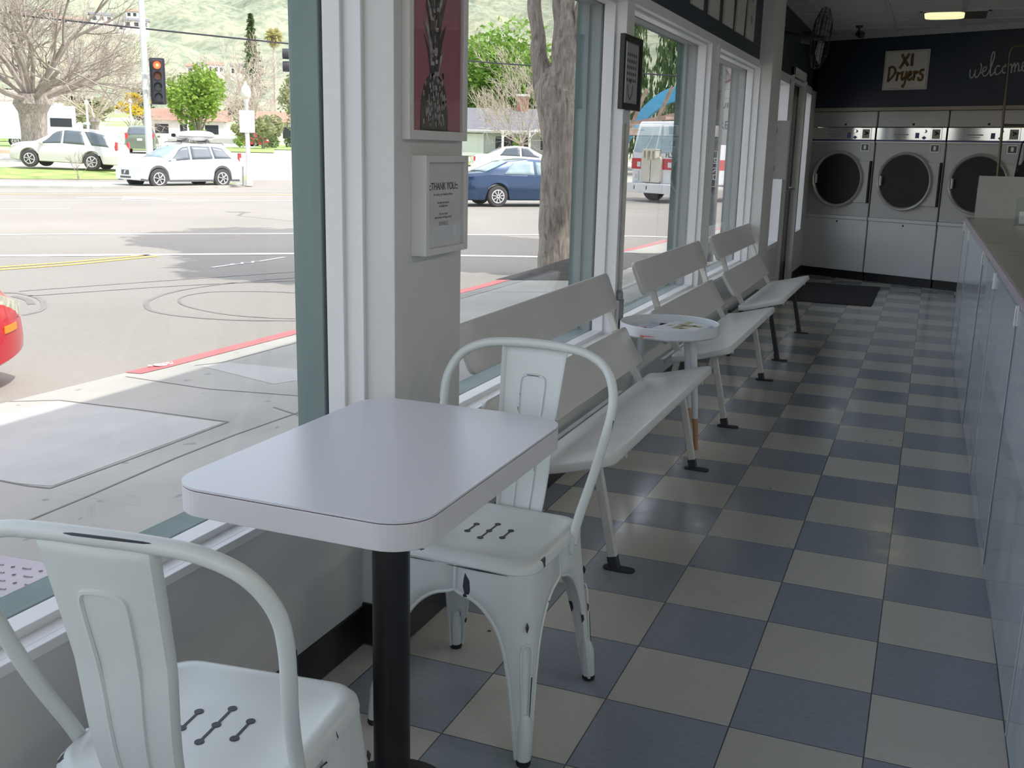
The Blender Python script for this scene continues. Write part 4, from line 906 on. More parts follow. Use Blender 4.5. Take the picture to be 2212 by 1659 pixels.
def make_car(name, label, cat, spec, loc, head, group=None, pitch=0):
    r = thing(name, label, cat, loc, 0, group); r.rotation_euler = (0, pitch, head)
    xf, xr, w, wb, wr = spec['xf'], spec['xr'], spec['w'], spec['wb'], spec['wr']; top = spec['top']; sh = spec['sh']; zc = spec.get('zc', .22)
    zroof = max(z for _, z in top)
    def wf(x):
        a = min(1, max(0, (xf-x)/.55)); b = min(1, max(0, (x-xr)/.45)); f = (1-(1-a)**2.4*spec.get('nose', .17)); return f*(1-(1-b)**2.4*.10)
    def zb(x):
        z = zc+max(0, (x-(xf-.5)))*.15
        for xw in (wb/2, -wb/2):
            R = wr*1.17; dx = abs(x-xw)
            if dx < R: z = max(z, wr+math.sqrt(R*R-dx*dx))
        return z
    def half(x):
        z0 = zb(x); ws = w*wf(x); zsx = lerp_tab(x, sh); ztx = max(lerp_tab(x, top), zsx+.01); z0 = min(z0, zsx-.12)
        h = max(0, min(1, (ztx-zsx)/(zroof-zsx+1e-6))); yr = ws*.87+(ws*.70-ws*.87)*h
        zl = z0+.03; zm = .56*(zsx-zc)+zc
        return [(ws*.93, z0), (ws*.985, zl), (ws*1.0, max(zl+.01, zc+(zsx-zc)*.42)), (ws*.995, max(zl+.02, zm)), (ws*.975, max(zl+.03, zc+(zsx-zc)*.86)), (ws*.945, zsx), (ws*.925, zsx+.01*min(1, h*5)),
                (yr+.0, zsx+(ztx-zsx)*(.5+.40*h)), (yr-.035*w, zsx+(ztx-zsx)*(.75+.215*h)), (yr*.55, ztx-.012), (0, ztx)]
    rings = []; nst = int((xf-xr)/.055)
    for i in range(nst+1):
        x = xf+(xr-xf)*i/nst; H = half(x); rings.append([(x, y, z) for y, z in H]+[(x, -y, z) for y, z in H[-2::-1]])
    body = obj('body', G().loft(rings), spec['paint'], r, smooth=True)
    gm = spec.get('glass', 'cglass')
    def side_pt(x, v, s, off=.006):
        H = half(x); (y0, z0), (y1, z1) = H[6], H[7]; return (x, s*(y0+(y1-y0)*v+off), z0+(z1-z0)*v)
    for s in (1, -1):
        for (xb0, xb1, xt0, xt1) in spec['panes']:
            obj('side_window', G().grid(lambda u, v: side_pt((xb0+(xb1-xb0)*u)*(1-v)+(xt0+(xt1-xt0)*u)*v, .08+.86*v, s), 6, 4), gm, r, smooth=True, solid=.004)
    def top_pt(x, u, off=.008):
        H = half(x); yy = u*H[8][0]*.97; f = abs(yy)/max(H[8][0], .01); z = H[10][1]+(H[8][1]-H[10][1])*f*f
        sl = lerp_tab(x+.05, top)-lerp_tab(x-.05, top); nz = 1/math.hypot(1, sl/.1); return (x-sl/.1*nz*off, yy, z+nz*off)
    for nm, (xa, xb) in (('windscreen', spec['ws']), ('rear_window', spec['bl'])):
        if xa is None: continue
        obj(nm, G().grid(lambda u, v: top_pt(xa+(xb-xa)*v, u*2-1), 10, 6), spec.get('wglass', gm), r, smooth=True, solid=.004)
    for x in (wb/2, -wb/2):
        for s in (1, -1): wheel(r, x, s*(w-.105), wr, .21, s, spokes=spec.get('spokes', 7))
    # lamps, grille, cladding, mirrors
    H = half(xf-.02); zg = lerp_tab(xf, sh)
    for s in (1, -1):
        yh = half(xf-.10)[4][0]
        obj('headlamp', G().grid(lambda u, v: (xf-.02-.36*u, s*(half(xf-.02-.36*u)[5][0]+.012-.25*(1-u)*(1-v)*0), lerp_tab(xf-.02-.36*u, sh)-.10+.10*v), 5, 2), 'hlamp', r, solid=.02)
        yt = half(xr+.08)[4][0]
        obj('tail_lamp', G().box(xr-.004, s*yt-.16 if s > 0 else -yt, spec['tl'][0], xr+.08, s*yt+.012 if s > 0 else -yt+.16, spec['tl'][1]), 'tail', r, bevel=.01)
        xm = spec['mir']
        obj('mirror', G().obox((xm, s*(w+.07), lerp_tab(xm, sh)+.06), (.12, .20, .13)), spec['paint'], r, bevel=.03)
    obj('grille', G().box(xf-.03, -w*.30, zg-.24, xf+.012, w*.30, zg-.06), 'carplast', r, bevel=.01)
    obj('lower_intake', G().box(xf-.05, -w*.42, zc+.12, xf+.006, w*.42, zc+.20), 'carplast', r, bevel=.01)
    obj('number_plate', G().box(xr-.012, -.16, spec['tl'][0]-.12, xr+.02, .16, spec['tl'][0]+.02), 'fwhite', r)
    if spec.get('clad'):
        for s in (1, -1):
            def cl_(u, v):
                x = xf-.15+(xr+.15-xf+.15)*u; H = half(x); z0 = H[0][1]; return (x, s*(H[1][0]+.012), z0-.01+.085*v)
            obj('lower_cladding', G().grid(cl_, 70, 1), 'carplast', r, solid=.012)
    return r, half
SUV = dict(xf=2.25, xr=-2.33, w=.945, wb=2.77, wr=.365, zc=.25, paint='carw', glass='cglass', wglass='cglassl', spokes=6, clad=True, mir=.80, tl=(.95, 1.35), nose=.22,
    top=[(-2.33, 1.05), (-2.22, 1.22), (-1.75, 1.60), (-1.2, 1.69), (-.2, 1.71), (.25, 1.66), (1.18, 1.13), (1.7, 1.06), (2.1, .96), (2.25, .80)], sh=[(-2.33, 1.02), (-1.9, 1.10), (0, 1.02), (1.0, .98), (1.9, .88), (2.25, .74)],
    panes=[(-.02, .98, -.05, .40), (-1.02, -.10, -.98, -.12), (-1.88, -1.10, -1.55, -1.05)], ws=(.33, 1.10), bl=(-2.2, -1.82))
car1, half1 = make_car('white_suv', 'white crossover car with a roof box driving left on the street', 'car', SUV, (-27.75, 30.35, -.45), math.radians(-109.5))
car1.name = 'car'
obj('grille_badge', G().bar((2.27, -.10, .52), (2.27, .12, .66), .012, .03, (1, 0, 0)).lathe([(.045, 2.262), (.06, 2.272), (.045, 2.275)], 20, (0, 0, .60), 'x'), 'rim', car1)
obj('fog_lamp_slot', G().box(2.05, .58, .45, 2.16, .78, .55), 'carplast', car1)
obj('roof_rail', G().tube([(.2, .60, 1.70), (.15, .62, 1.75), (-1.6, .60, 1.72), (-1.7, .60, 1.66)], .018, 8).tube([(.2, -.60, 1.70), (.15, -.62, 1.75), (-1.6, -.60, 1.72), (-1.7, -.60, 1.66)], .018, 8).box(-.2, -.62, 1.74, -.14, .62, 1.77).box(-1.1, -.62, 1.74, -1.04, .62, 1.77), 'carplast', car1)
rb = thing('roof_cargo_box', 'grey streamlined cargo box strapped on the roof of the white crossover', 'cargo box', (-27.75, 30.35, -.45), math.radians(-109.5))
def rbx(u, v):
    x = .22-1.72*u; e = max(.02, math.sin(PI*min(1, max(0, .03+.94*u)))**.35); a = v*2*PI; yy = .38*e*math.copysign(abs(math.cos(a))**.6, math.cos(a)); zz = .20*min(1,e*(.75+.45*u))*math.copysign(abs(math.sin(a))**.7, math.sin(a)); return (x, .12+yy, 2.0+zz)
obj('box_shell', G().grid(rbx, 26, 24), 'box', rb, smooth=True); obj('box_seam', G().box(-1.40, -.262, 1.955, .12, .503, 1.968), 'carplast', rb); obj('box_feet', G().box(-.25, -.2, 1.765, -.1, .45, 1.83).box(-1.15, -.2, 1.765, -1.0, .45, 1.83), 'carplast', rb)

SUV2 = dict(xf=2.30, xr=-2.45, w=.965, wb=2.72, wr=.37, zc=.27, paint='carsil', glass='cglass', wglass='cglassl', spokes=6, mir=.80, tl=(.92, 1.28), nose=.22,
    top=[(-2.45, 1.0), (-2.34, 1.18), (-1.95, 1.68), (-1.3, 1.77), (-.2, 1.79), (.2, 1.72), (1.15, 1.17), (1.75, 1.10), (2.2, .98), (2.3, .82)], sh=[(-2.45, .98), (0, 1.05), (1.0, 1.03), (1.9, .96), (2.3, .80)],
    panes=[(.0, .98, -.05, .38), (-1.05, -.10, -.85, -.12), (-2.1, -1.35, -1.85, -1.0)], ws=(.28, 1.08), bl=(-2.33, -2.0))
carS, _ = make_car('car', 'champagne silver SUV parked on the grass bank beyond the street', 'car', SUV2, (-36.42, 33.35, .02), math.atan2(-1.14, -2.51), pitch=-.035)
SED = dict(xf=2.35, xr=-2.40, w=.90, wb=2.72, wr=.325, zc=.20, paint='carblue', glass='cglassl', spokes=9, mir=.85, tl=(.72, .95), nose=.26,
    top=[(-2.40, .92), (-2.3, 1.02), (-1.75, 1.07), (-.95, 1.42), (-.3, 1.49), (.3, 1.45), (1.15, 1.02), (1.9, .90), (2.3, .74), (2.35, .66)], sh=[(-2.40, .90), (-1.6, .98), (0, .93), (1.1, .90), (2.0, .80), (2.35, .64)],
    panes=[(-.03, 1.02, -.05, .38), (-1.15, -.12, -.82, -.12)], ws=(.36, 1.10), bl=(-1.72, -1.0))
make_car('car', 'dark blue sedan crossing the street beyond the tree trunk', 'car', SED, (-12.13, 28.34, -.45), math.atan2(.694, .72))
SEDW = dict(SED); SEDW['paint'] = 'carw'; SEDW['glass'] = 'cglass'
make_car('car', 'white sedan behind the roof of the blue sedan', 'car', SEDW, (-19.3, 45.6, zt(-19.3, 45.6)), math.radians(30))
RED = dict(SED); RED.update(paint='carred', glass='cglass', xf=2.18, xr=-2.2, wb=2.55, w=.85, nose=.24, zc=.16, tl=(.7, .9))
RED['top'] = [(-2.2, .9), (-1.7, 1.0), (-1.0, 1.33), (-.2, 1.38), (.2, 1.35), (1.0, .98), (1.6, .88), (2.02, .74), (2.18, .60)]; RED['sh'] = [(-2.2, .88), (0, .88), (1.1, .84), (1.8, .72), (2.18, .58)]
rc, hr = make_car('car', 'red car parked at the near kerb, only its front corner showing', 'car', RED, (-6.80, .55, -.45), PI/2)
obj('amber_marker', G().grid(lambda u, v: (1.86+.16*u, -(hr(1.86+.16*u)[3][0]+.006), .42+.05*v+.01*u), 4, 1), 'amber', rc, solid=.008)
obj('headlamp_glass', G().grid(lambda u, v: (1.72+.34*u, -(hr(1.72+.34*u)[5][0]+.008-.02*v), lerp_tab(1.72+.34*u, RED['sh'])-.19+.05*u+.20*v*(1-.35*u)), 6, 3), 'hlamp', rc, smooth=True, solid=.012)
obj('bumper_line', G().tube([(x, -(hr(x)[4][0]+.004), .50) for x in (1.55, 1.7, 1.85, 2.0, 2.1)], .004, 5), 'dchrome', rc)
RED2 = dict(RED); make_car('car', 'small red car far away on the side street beyond the lamp post', 'car', RED2, (-67.62, 90.17, zt(-67.62, 90.17)), math.radians(165))
SUVG = dict(SUV2); SUVG.update(paint='cargrn', wglass='cglass')
make_car('car', 'dark green SUV behind the traffic signal pole, seen from its rear', 'car', SUVG, (-49.8, 53.2, zt(-49.8, 53.2)), math.radians(128))
VAN = dict(SUV2); VAN.update(paint='carw', top=[(-2.45, 1.0), (-2.4, 1.9), (-1.5, 2.0), (.6, 2.0), (1.0, 1.85), (1.6, 1.2), (2.3, .9)], sh=[(-2.45, 1.0), (2.0, 1.05), (2.3, .8)], panes=[(.2, 1.2, .2, .8)], ws=(1.0, 1.55), bl=(-2.44, -2.40), tl=(.8, 1.1))
vn, _ = make_car('van', 'white van seen from behind, far up the left street', 'van', VAN, (-97.0, 97.5, zt(-97.0, 97.5)), math.radians(128))
obj('rear_door_window', G().box(-2.47, .12, 1.25, -2.44, .62, 1.65).box(-2.47, -.62, 1.25, -2.44, -.12, 1.65), 'darkwin', vn)
# motorhomes
def motorhome(label, loc, head, L, H, W):
    r = thing('motorhome', label, 'motorhome', loc, head)
    obj('coach_body', G().prism([(a, b) for a, b in rrect(-L/2, .55, L/2, H, .25, 5)], -W/2, W/2, 'y'), 'rv', r, bevel=.05)
    for s in (1, -1):
        obj('side_window', G().prism(rrect(-L*.08, 1.55, L*.14, 2.25, .08, 4), s*W/2-.01, s*W/2+.02, 'y') if s > 0 else G().prism(rrect(-L*.08, 1.55, L*.14, 2.25, .08, 4), -W/2-.02, -W/2+.01, 'y'), 'darkwin', r)
        obj('stripe', G().box(-L/2+.2, s*(W/2+.012)-.01, 1.28, L/2-.2, s*(W/2+.012)+.01, 1.34).box(-L/2+.4, s*(W/2+.012)-.01, .95, L/2-.3, s*(W/2+.012)+.01, .99).box(L*.3, s*(W/2+.012)-.01, .6, L*.302, s*(W/2+.012)+.01, 2.4), 'letterw', r)
    obj('end_window', G().box(L/2-.01, -W*.36, 1.5, L/2+.02, W*.36, 2.2), 'darkwin', r); obj('roof_unit', G().box(-.5, -.35, H-.02, .5, .35, H+.22), 'rv', r, bevel=.04)
    for x in (-L*.28, L*.3):
        for s in (1, -1): wheel(r, x, s*(W/2-.16), .38, .24, s)
motorhome('long white motorhome at the left edge behind the bare tree', (-67.6, 55.6, zt(-67.6, 55.6)), math.radians(50), 8.2, 3.25, 2.4)
motorhome('white trailer end showing right of the bare tree trunk', (-69.5, 65.5, zt(-69.5, 65.5)), math.radians(-42), 5.5, 3.2, 2.3)
# fire engine
fe = thing('fire_engine', 'white and red fire engine with FL50 lettering on its cab front', 'fire engine', (-9.42, 34.0, -.45), math.radians(-122))
Wd = 1.22
obj('cab', G().prism([(0, .62), (.02, 1.75), (-.22, 2.72), (-.3, 2.86), (-2.4, 2.9), (-2.4, .62)], -Wd, Wd, 'y'), 'rv', fe, bevel=.07, segs=3)
obj('windscreen', G().add([(.032, -1.10, 1.78), (.032, -.04, 1.72), (-.196, -.04, 2.66), (-.196, -1.02, 2.66)], [(0, 1, 2, 3)]).add([(.032, .04, 1.72), (.032, 1.10, 1.78), (-.196, 1.02, 2.66), (-.196, .04, 2.66)], [(0, 1, 2, 3)]), 'cglassl', fe, solid=.02)
obj('red_band', G().box(-2.42, -Wd-.01, 1.16, .035, Wd+.01, 1.55), 'tred', fe, bevel=.03); obj('band_pinstripe', G().box(-2.43, -Wd-.016, 1.38, .042, Wd+.016, 1.40), 'gold', fe)
obj('front_hose_cover', G().prism([(a, b) for a, b in rrect(-.60, .70, .42, 1.62, .10, 5)], .0, .14, 'x'), 'cream', fe, bevel=.02); obj('cover_split', G().box(.138, -.10, .72, .146, -.08, 1.5), 'dchrome', fe)
obj('front_winch', G().box(.03, -.45, 1.56, .24, -.37, 1.86).box(.03, .17, 1.56, .24, .25, 1.86).box(.03, -.45, 1.80, .24, .25, 1.88).box(.05, -.25, 1.50, .26, -.17, 1.8).box(.05, -.01, 1.5, .26, .07, 1.8), 'cream', fe, bevel=.01)
obj('bumper', G().box(.0, -1.25, .33, .42, 1.25, .66), 'trimw', fe, bevel=.02); obj('bumper_slots', G().box(.415, -.62, .44, .425, -.58, .58).box(.415, .02, .44, .425, .06, .58), 'dchrome', fe)
for s in (1, -1):
    hl = obj('headlamp_block', G().box(.0, s*.92-.1, .72, .05, s*.92+.1, 1.08), 'fwhite', fe); obj('headlamp', G().lathe([(0, .075), (.07, .06), (.085, .04)], 18, (0, s*.92, .9), 'x'), 'hlamp', hl)
    obj('marker_lamp', G().box(.03, s*.80-.09, 1.24, .06, s*.80+.09, 1.42), 'fwhite', fe)
    for x in (-1.0, -6.4): wheel(fe, x, s*1.02, .50, .32, s)
text('lettering', 'FL50', .27, 'ink', fe, (.03, .80, 1.67), (PI/2, 0, PI/2), .004)
obj('rear_body', G().box(-4.3, -Wd, .62, -2.5, Wd, 2.6).box(-8.2, -Wd, .5, -4.32, Wd, 1.15), 'tred', fe, bevel=.04); obj('body_panels', G().box(-8.0, -Wd-.012, .78, -4.5, Wd+.012, .92).box(-4.2, -Wd-.012, 1.6, -2.6, Wd+.012, 2.5), 'fwhite', fe)
obj('roof_ladder', G().box(-4.2, -.5, 2.95, -.8, -.42, 3.05).box(-4.2, .42, 2.95, -.8, .5, 3.05).box(-4.2, -.5, 2.90, -.6, .5, 2.94), 'timber', fe)
obj('wiper', G().bar((.06, -.5, 1.8), (-.06, -.2, 2.45), .02, .02), 'cream', fe)

# ================================================================== STREET FURNITURE
sp = thing('traffic_signal_pole', 'tall pale grey tapering pole standing at the far corner', 'pole', (-30.52, 31.91, -.38))
obj('shaft', G().lathe([(.155, 0), (.15, .5), (.105, 9.5)], 20), 'pole', sp, smooth=True); obj('base_flange', G().lathe([(.26, 0), (.26, .04), (.17, .06)], 20), 'pole', sp)
sh_ = thing('traffic_signal', 'black four-lens traffic signal showing red, mounted on the pale pole', 'traffic signal', (-29.99, 32.03, 3.70))
# local -Y faces the camera after rotation
sh_.rotation_euler = (0, 0, math.atan2(-35.0, 29.8)+PI/2)
obj('backplate', G().prism(rrect(-.30, -.92, .30, .92, .06, 3), .0, .02, 'y'), 'sigblk', sh_)
hs = obj('housing', G().box(-.2, -.16, -.84, .2, .0, .84), 'sigblk', sh_, bevel=.03)
for k, m_ in enumerate(('redlit', 'amboff', 'grnoff', 'grnoff')):
    z = .63-.42*k
    ln = obj('lens', G().lathe([(0, -.19), (.08, -.185), (.15, -.165)], 24, (0, 0, z), 'y'), m_, hs, smooth=True)
    def vis(u, v): a = math.radians(-20+220*u); rr = .165; return (rr*math.cos(a), -.16-.20*v, z+rr*math.sin(a))
    obj('visor', G().grid(vis, 14, 1), 'sigblk', ln, smooth=True, solid=.006)
    if k == 0: obj('lit_core', G().lathe([(0, -.192), (.055, -.189)], 16, (.01, 0, z), 'y'), 'redcore', ln)
obj('bracket', G().bar((-.32, .05, .3), (-.62, .05, .3), .06, .06).bar((-.32, .05, -.3), (-.62, .05, -.3), .06, .06), 'pole', sh_)
s2_ = thing('traffic_signal', 'dark side-on traffic signal at the right edge of the first window', 'traffic signal', (-14.38, 18.80, 3.24), math.radians(-60))
obj('housing', G().box(-.13, -.10, -.32, .13, .1, .32), 'sigblk', s2_, bevel=.02)
g = G()
for z in (.17, -.12): g.lathe([(.12, -.36), (.125, -.1)], 16, (0, 0, z), 'y')
obj('visor', g, 'sigblk', s2_); obj('mounting_arm', G().tube([(.1, .05, 0), (1.4, .05, 0), (1.4, .05, -3.6)], .05, 10), 'pole', s2_)
lp = thing('street_lamp', 'white post-top lamp with acorn globe on the far corner', 'street lamp', (-26.15, 32.70, -.38))
obj('post', G().lathe([(.16, 0), (.13, .3), (.095, .8), (.075, 3.3), (.12, 3.36), (.12, 3.42)], 20), 'fwhite', lp, smooth=True); obj('globe', G().lathe([(.10, 3.42), (.17, 3.5), (.21, 3.68), (.16, 3.88), (.07, 3.98), (.02, 4.13), (0, 4.15)], 20), 'lampg', lp, smooth=True)
ls = thing('post_sign', 'pair of blank white sign panels fixed on the street lamp post', 'sign', (-26.15, 32.70, -.38), math.radians(40))
obj('panel', G().box(-.30, -.12, 2.10, .30, -.10, 2.98), 'fwhite', ls, bevel=.01); obj('strap', G().lathe([(.10, 2.3), (.10, 2.34)], 16).lathe([(.10, 2.75), (.10, 2.79)], 16), 'steel', ls)
bp = thing('push_button_post', 'short white post with a button box beside the street lamp', 'post', (-25.95, 32.05, -.38))
obj('post', G().lathe([(.035, 0), (.035, .95)], 12), 'steel', bp); obj('button_box', G().box(-.1, -.06, .75, .1, .06, 1.1), 'fwhite', bp, bevel=.02)
def far_lamp(lab, x, y, h):
    r = thing('street_lamp', lab, 'street lamp', (x, y, zt(x, y))); obj('post', G().lathe([(.12, 0), (.08, h*.86)], 10), 'fwhite', r); obj('globe', G().lathe([(.08, h*.86), (.2, h*.91), (.12, h*.98), (0, h)], 12), 'lampg', r, smooth=True)
far_lamp('distant white lamp post in front of the yellow tree', -73.8, 78.8, 4.4); far_lamp('distant white lamp post between the two bare trees', -69.7, 68.9, 3.9); far_lamp('distant white lamp post left of the round green tree', -69.7, 82.2, 3.0)
CP = [(-49.07, 38.24, 7.95), (-44.4, 37.9, 7.40), (-27.84, 38.3, 5.75), (-19.2, 38.6, 4.96), (-15.36, 38.4, 4.66), (-9.1, 38.16, 4.2), (2, 38, 3.4)]
tag(obj('overhead_cable', G().tube(spline(CP, 6), [.05+(.028-.05)*min(1, k/20) for k in range(37)], 6), 'cable'), 'dark overhead cable crossing the hills and passing behind the street tree', 'cable')
# signs and post outside the fourth window
gp = thing('sign_post', 'dark grey post with a PUSH button plate outside the fourth window', 'post', (-2.80, 11.42, -.14))
obj('post', G().lathe([(.065, 0), (.065, 3.6)], 16), 'greypost', gp, smooth=True)
pb = obj('button_plate', G().box(-.045, -.085, 1.02, .045, -.066, 1.50), 'greypost', gp); obj('plate_outline', G().box(-.045, -.088, 1.02, .045, -.085, 1.028).box(-.045, -.088, 1.492, .045, -.085, 1.50).box(-.045, -.088, 1.02, -.039, -.085, 1.50).box(.039, -.088, 1.02, .045, -.085, 1.50), 'fwhite', pb)
text('lettering', 'PUSH', .13, 'fwhite', pb, (0, -.089, 1.26), (PI/2, PI/2, 0), .001)
rs = thing('turn_sign', 'white NO TURN ON RED sign with red slashed circle on the dark post', 'road sign', (-2.80, 11.51, -.14))
s1 = obj('symbol_panel', G().box(-.27, -.02, 2.32, .27, -.01, 2.92), 'fwhite', rs)
ring_ = [(.225*math.cos(2*PI*k/40), .225*math.sin(2*PI*k/40)) for k in range(41)]
obj('red_circle', G().tube([(x, -.022, 2.62+z) for x, z in ring_], .024, 6, False, .3).bar((-.16, -.024, 2.78), (.16, -.024, 2.46), .004, .045, (0, 1, 0)), 'kerbred', s1)
obj('turn_arrow_symbol', G().prism([(-.08, 2.50), (-.03, 2.50), (-.03, 2.64), (.06, 2.64), (.06, 2.60), (.15, 2.67), (.06, 2.74), (.06, 2.70), (-.08, 2.70)], -.024, -.02, 'y'), 'ink', s1)
s2 = obj('strip_panel', G().box(-.17, -.02, 2.20, .27, -.01, 2.31), 'fwhite', rs)
s3 = obj('text_panel', G().box(-.25, -.02, 1.58, .25, -.01, 2.19), 'fwhite', rs)
text('lettering', 'NO TURN', .10, 'ink', s3, (0, -.021, 2.10), (PI/2, 0, 0), .001); text('lettering', 'ON RED', .15, 'ink', s3, (0, -.021, 1.84), (PI/2, 0, 0), .001, sx=.85)
# blue arch and timbers behind the fire engine
ba = thing('blue_arch_canopy', 'sky blue curved canopy behind the fire engine', 'canopy', (0, 0, 0))
cpos = lambda x_, z_: (-15.4+x_, z_)
arc = []
for t in range(13): u = t/12; arc.append((-15.6+2.9*u, 2.3+2.35*math.sin(PI/2*u)**.9))
low = [(x+.15, z-.62-.1*(i/12)) for i, (x, z) in enumerate(arc)]
obj('curved_band', G().prism(arc+low[::-1], 51.0, 51.5, 'y'), 'bluear', ba)
obj('blue_wall', G().box(-12.7, 51.0, .2, -8.6, 51.5, 3.95), 'bluear', ba); obj('support', G().box(-12.75, 51.1, -.5, -12.5, 51.4, 4.0).box(-8.8, 51.1, -.5, -8.6, 51.4, .3), 'rv', ba)
tf_ = thing('timber_shelter', 'brown timber shelter with two slanting poles behind the fire engine', 'shelter', (0, 0, 0))
obj('slanting_pole', G().bar((-15.1, 50.5, 2.4), (-14.3, 50.5, 4.5), .16, .16), 'timber', tf_); obj('slanting_pole', G().bar((-13.9, 50.5, 2.4), (-12.95, 50.5, 4.6), .16, .16), 'timber', tf_)
obj('roof_slab', G().box(-16.2, 49.6, 2.15, -12.3, 51.9, 2.5), 'timber', tf_); obj('roof_rafter', G().bar((-16.0, 50.2, 2.5), (-12.6, 50.2, 3.2), .12, .2).bar((-15.8, 50.0, 2.6), (-14.6, 50.0, 3.6), .12, .12), 'timber', tf_)
obj('shelter_post', G().box(-16.1, 50.0, -.5, -15.8, 50.3, 2.2).box(-12.6, 50.0, -.5, -12.3, 50.3, 2.2), 'timber', tf_)

# ================================================================== TREES
def foliage(g, c, rad, n, s, rnd, stretch=1.0, droop=0.):
    c = Vector(c)
    blobs = [(Vector((rnd.gauss(0, .38), rnd.gauss(0, .38), rnd.gauss(0, .36))), rnd.uniform(.32, .55)) for _ in range(max(8, n//140))]
    for i in range(n):
        b, br = blobs[i % len(blobs)]; d_ = Vector((rnd.gauss(0, 1), rnd.gauss(0, 1), rnd.gauss(0, 1))).normalized()*br*rnd.uniform(.6, 1)
        p = b+d_
        if p.length > 1.05: p = p.normalized()*rnd.uniform(.8, 1.05)
        p = Vector((p.x*rad[0], p.y*rad[1], p.z*rad[2]))+c
        u = Vector((rnd.gauss(0, 1), rnd.gauss(0, 1), rnd.gauss(0, 1)*.7-droop)).normalized(); v = u.cross(Vector((rnd.gauss(0, 1), rnd.gauss(0, 1), rnd.gauss(0, 1)))).normalized()
        u *= s*stretch*rnd.uniform(.7, 1.3); v *= s*.5*rnd.uniform(.7, 1.3)
        g.add([p-u*.5, p+v*.5, p+u*.5, p-v*.5], [(0, 1, 2, 3)])
def leafy(name, lab, cat, x, y, h, trunk_h, rad, m, n, s, seed, z=None, crown=None, group=None, tm='bare'):
    rnd = random.Random(seed); z = zt(x, y) if z is None else z
    r = thing(name, lab, cat, (x, y, z), 0, group)
    g = G(); g.tube([(0, 0, -.3), (rnd.uniform(-.1, .1), 0, trunk_h*.6), (rnd.uniform(-.2, .2), 0, trunk_h+rad[2]*.5)], [max(.08, h*.035), max(.06, h*.028), .05], 8)
    for k in range(5):
        a = 2*PI*k/5+rnd.random(); g.tube([(0, 0, trunk_h*.8), (math.cos(a)*rad[0]*.35, math.sin(a)*rad[1]*.35, trunk_h+rad[2]*.5), (math.cos(a)*rad[0]*.7, math.sin(a)*rad[1]*.7, trunk_h+rad[2]*.9)], [h*.014, h*.01, .02], 5)
    obj('trunk', g, tm, r, smooth=True)
    g = G(); foliage(g, (0, 0, h-rad[2]), rad, n, s, rnd); obj('foliage', g, m, r); return r
def bare_tree(name, lab, x, y, z, trunk_h, trunk_r, reach, seed, m='bare', levels=5, nmain=9, up=.9, group=None, twig=.012, per=3):
    rnd = random.Random(seed); r = thing(name, lab, 'tree', (x, y, z), 0, group)
    T = G(); T.tube([(0, 0, -.4), (0, 0, trunk_h*.5), (0, 0, trunk_h)], [trunk_r*1.15, trunk_r, trunk_r*1.15], 12)
    T.lathe([(trunk_r*1.1, trunk_h*.8), (trunk_r*1.5, trunk_h*.95), (trunk_r*1.2, trunk_h*1.1), (0, trunk_h*1.15)], 12)
    B = G()
    def grow(p, d_, L, rr, lv):
        pts = [p]; q = p; dd = d_
        for k in range(3):
            dd = (dd+Vector((rnd.gauss(0, .13), rnd.gauss(0, .13), rnd.gauss(.05, .10)))).normalized(); q = q+dd*L/3; pts.append(q)
        B.tube(pts, [rr, rr*.85, rr*.72, rr*.6], 5 if lv < 3 else 3, False)
        if lv >= levels: return
        for k in range(per if lv < levels-1 else per+1):
            t = rnd.choice((1, 2, 3, 3)); a = Vector((rnd.gauss(0, 1), rnd.gauss(0, 1), rnd.gauss(0, 1))).normalized()
            grow(pts[t], (dd+a*.62).normalized(), L*rnd.uniform(.55, .8), max(twig, rr*.52), lv+1)
    for k in range(nmain):
        a = 2*PI*k/nmain+rnd.uniform(-.2, .2); el = rnd.uniform(.15, 1.2)*up
        d_ = Vector((math.cos(a)*math.cos(el), math.sin(a)*math.cos(el), math.sin(el)))
        grow(Vector((0, 0, trunk_h*.98)), d_, reach*rnd.uniform(.34, .48), trunk_r*rnd.uniform(.15, .30), 1)
    obj('trunk', T, 'bark', r, smooth=True); obj('branches', B, m, r); return r
bare_tree('bare_tree', 'big pollarded bare tree with a thick trunk behind the silver SUV', -41.45, 36.28, zt(-41.45, 36.28), 2.9, .60, 8.0, 11, nmain=17, levels=6, twig=.009)
bare_tree('bare_tree', 'paler bare tree with a forked trunk, right of the big bare tree', -76.2, 76.5, zt(-76.2, 76.5), 2.2, .34, 10.5, 12, m='bare2', nmain=11, levels=6, twig=.018)
bare_tree('bare_tree', 'bare tree with a leaning trunk behind the big bare one', -85.3, 81.6, zt(-85.3, 81.6), 2.4, .35, 9.0, 13, m='bare2', nmain=11, levels=5, twig=.02)
bare_tree('bare_tree', 'pale bare tree below the tall conifer and palm', -82.5, 110.3, zt(-82.5, 110.3), 1.5, .3, 11, 14, m='bare2', nmain=14, up=1.25, levels=5, twig=.025)
bare_tree('bare_tree', 'pinkish bare tree in front of the ranch house', -25.8, 62.0, zt(-25.8, 62.0), 1.2, .12, 5.6, 15, m='bare2', nmain=14, up=1.2, levels=5, twig=.012)
bare_tree('bare_tree', 'bare tree with orange tint behind the street signal', -97, 121, zt(-97, 121), 2, .3, 9, 16, m='bare2', nmain=12, levels=5, twig=.025)
leafy('leafy_tree', 'small yellow-leaved tree left of the signal pole', 'tree', -100.5, 108.5, 5.9, 1.2, (2.7, 2.7, 1.7), 'lf_yel', 1100, .5, 21)
leafy('leafy_tree', 'round bright green tree right of the traffic signal', 'tree', -62.6, 75.1, 7.5, 1.4, (2.7, 2.7, 2.9), 'lf_green', 4600, .42, 22)
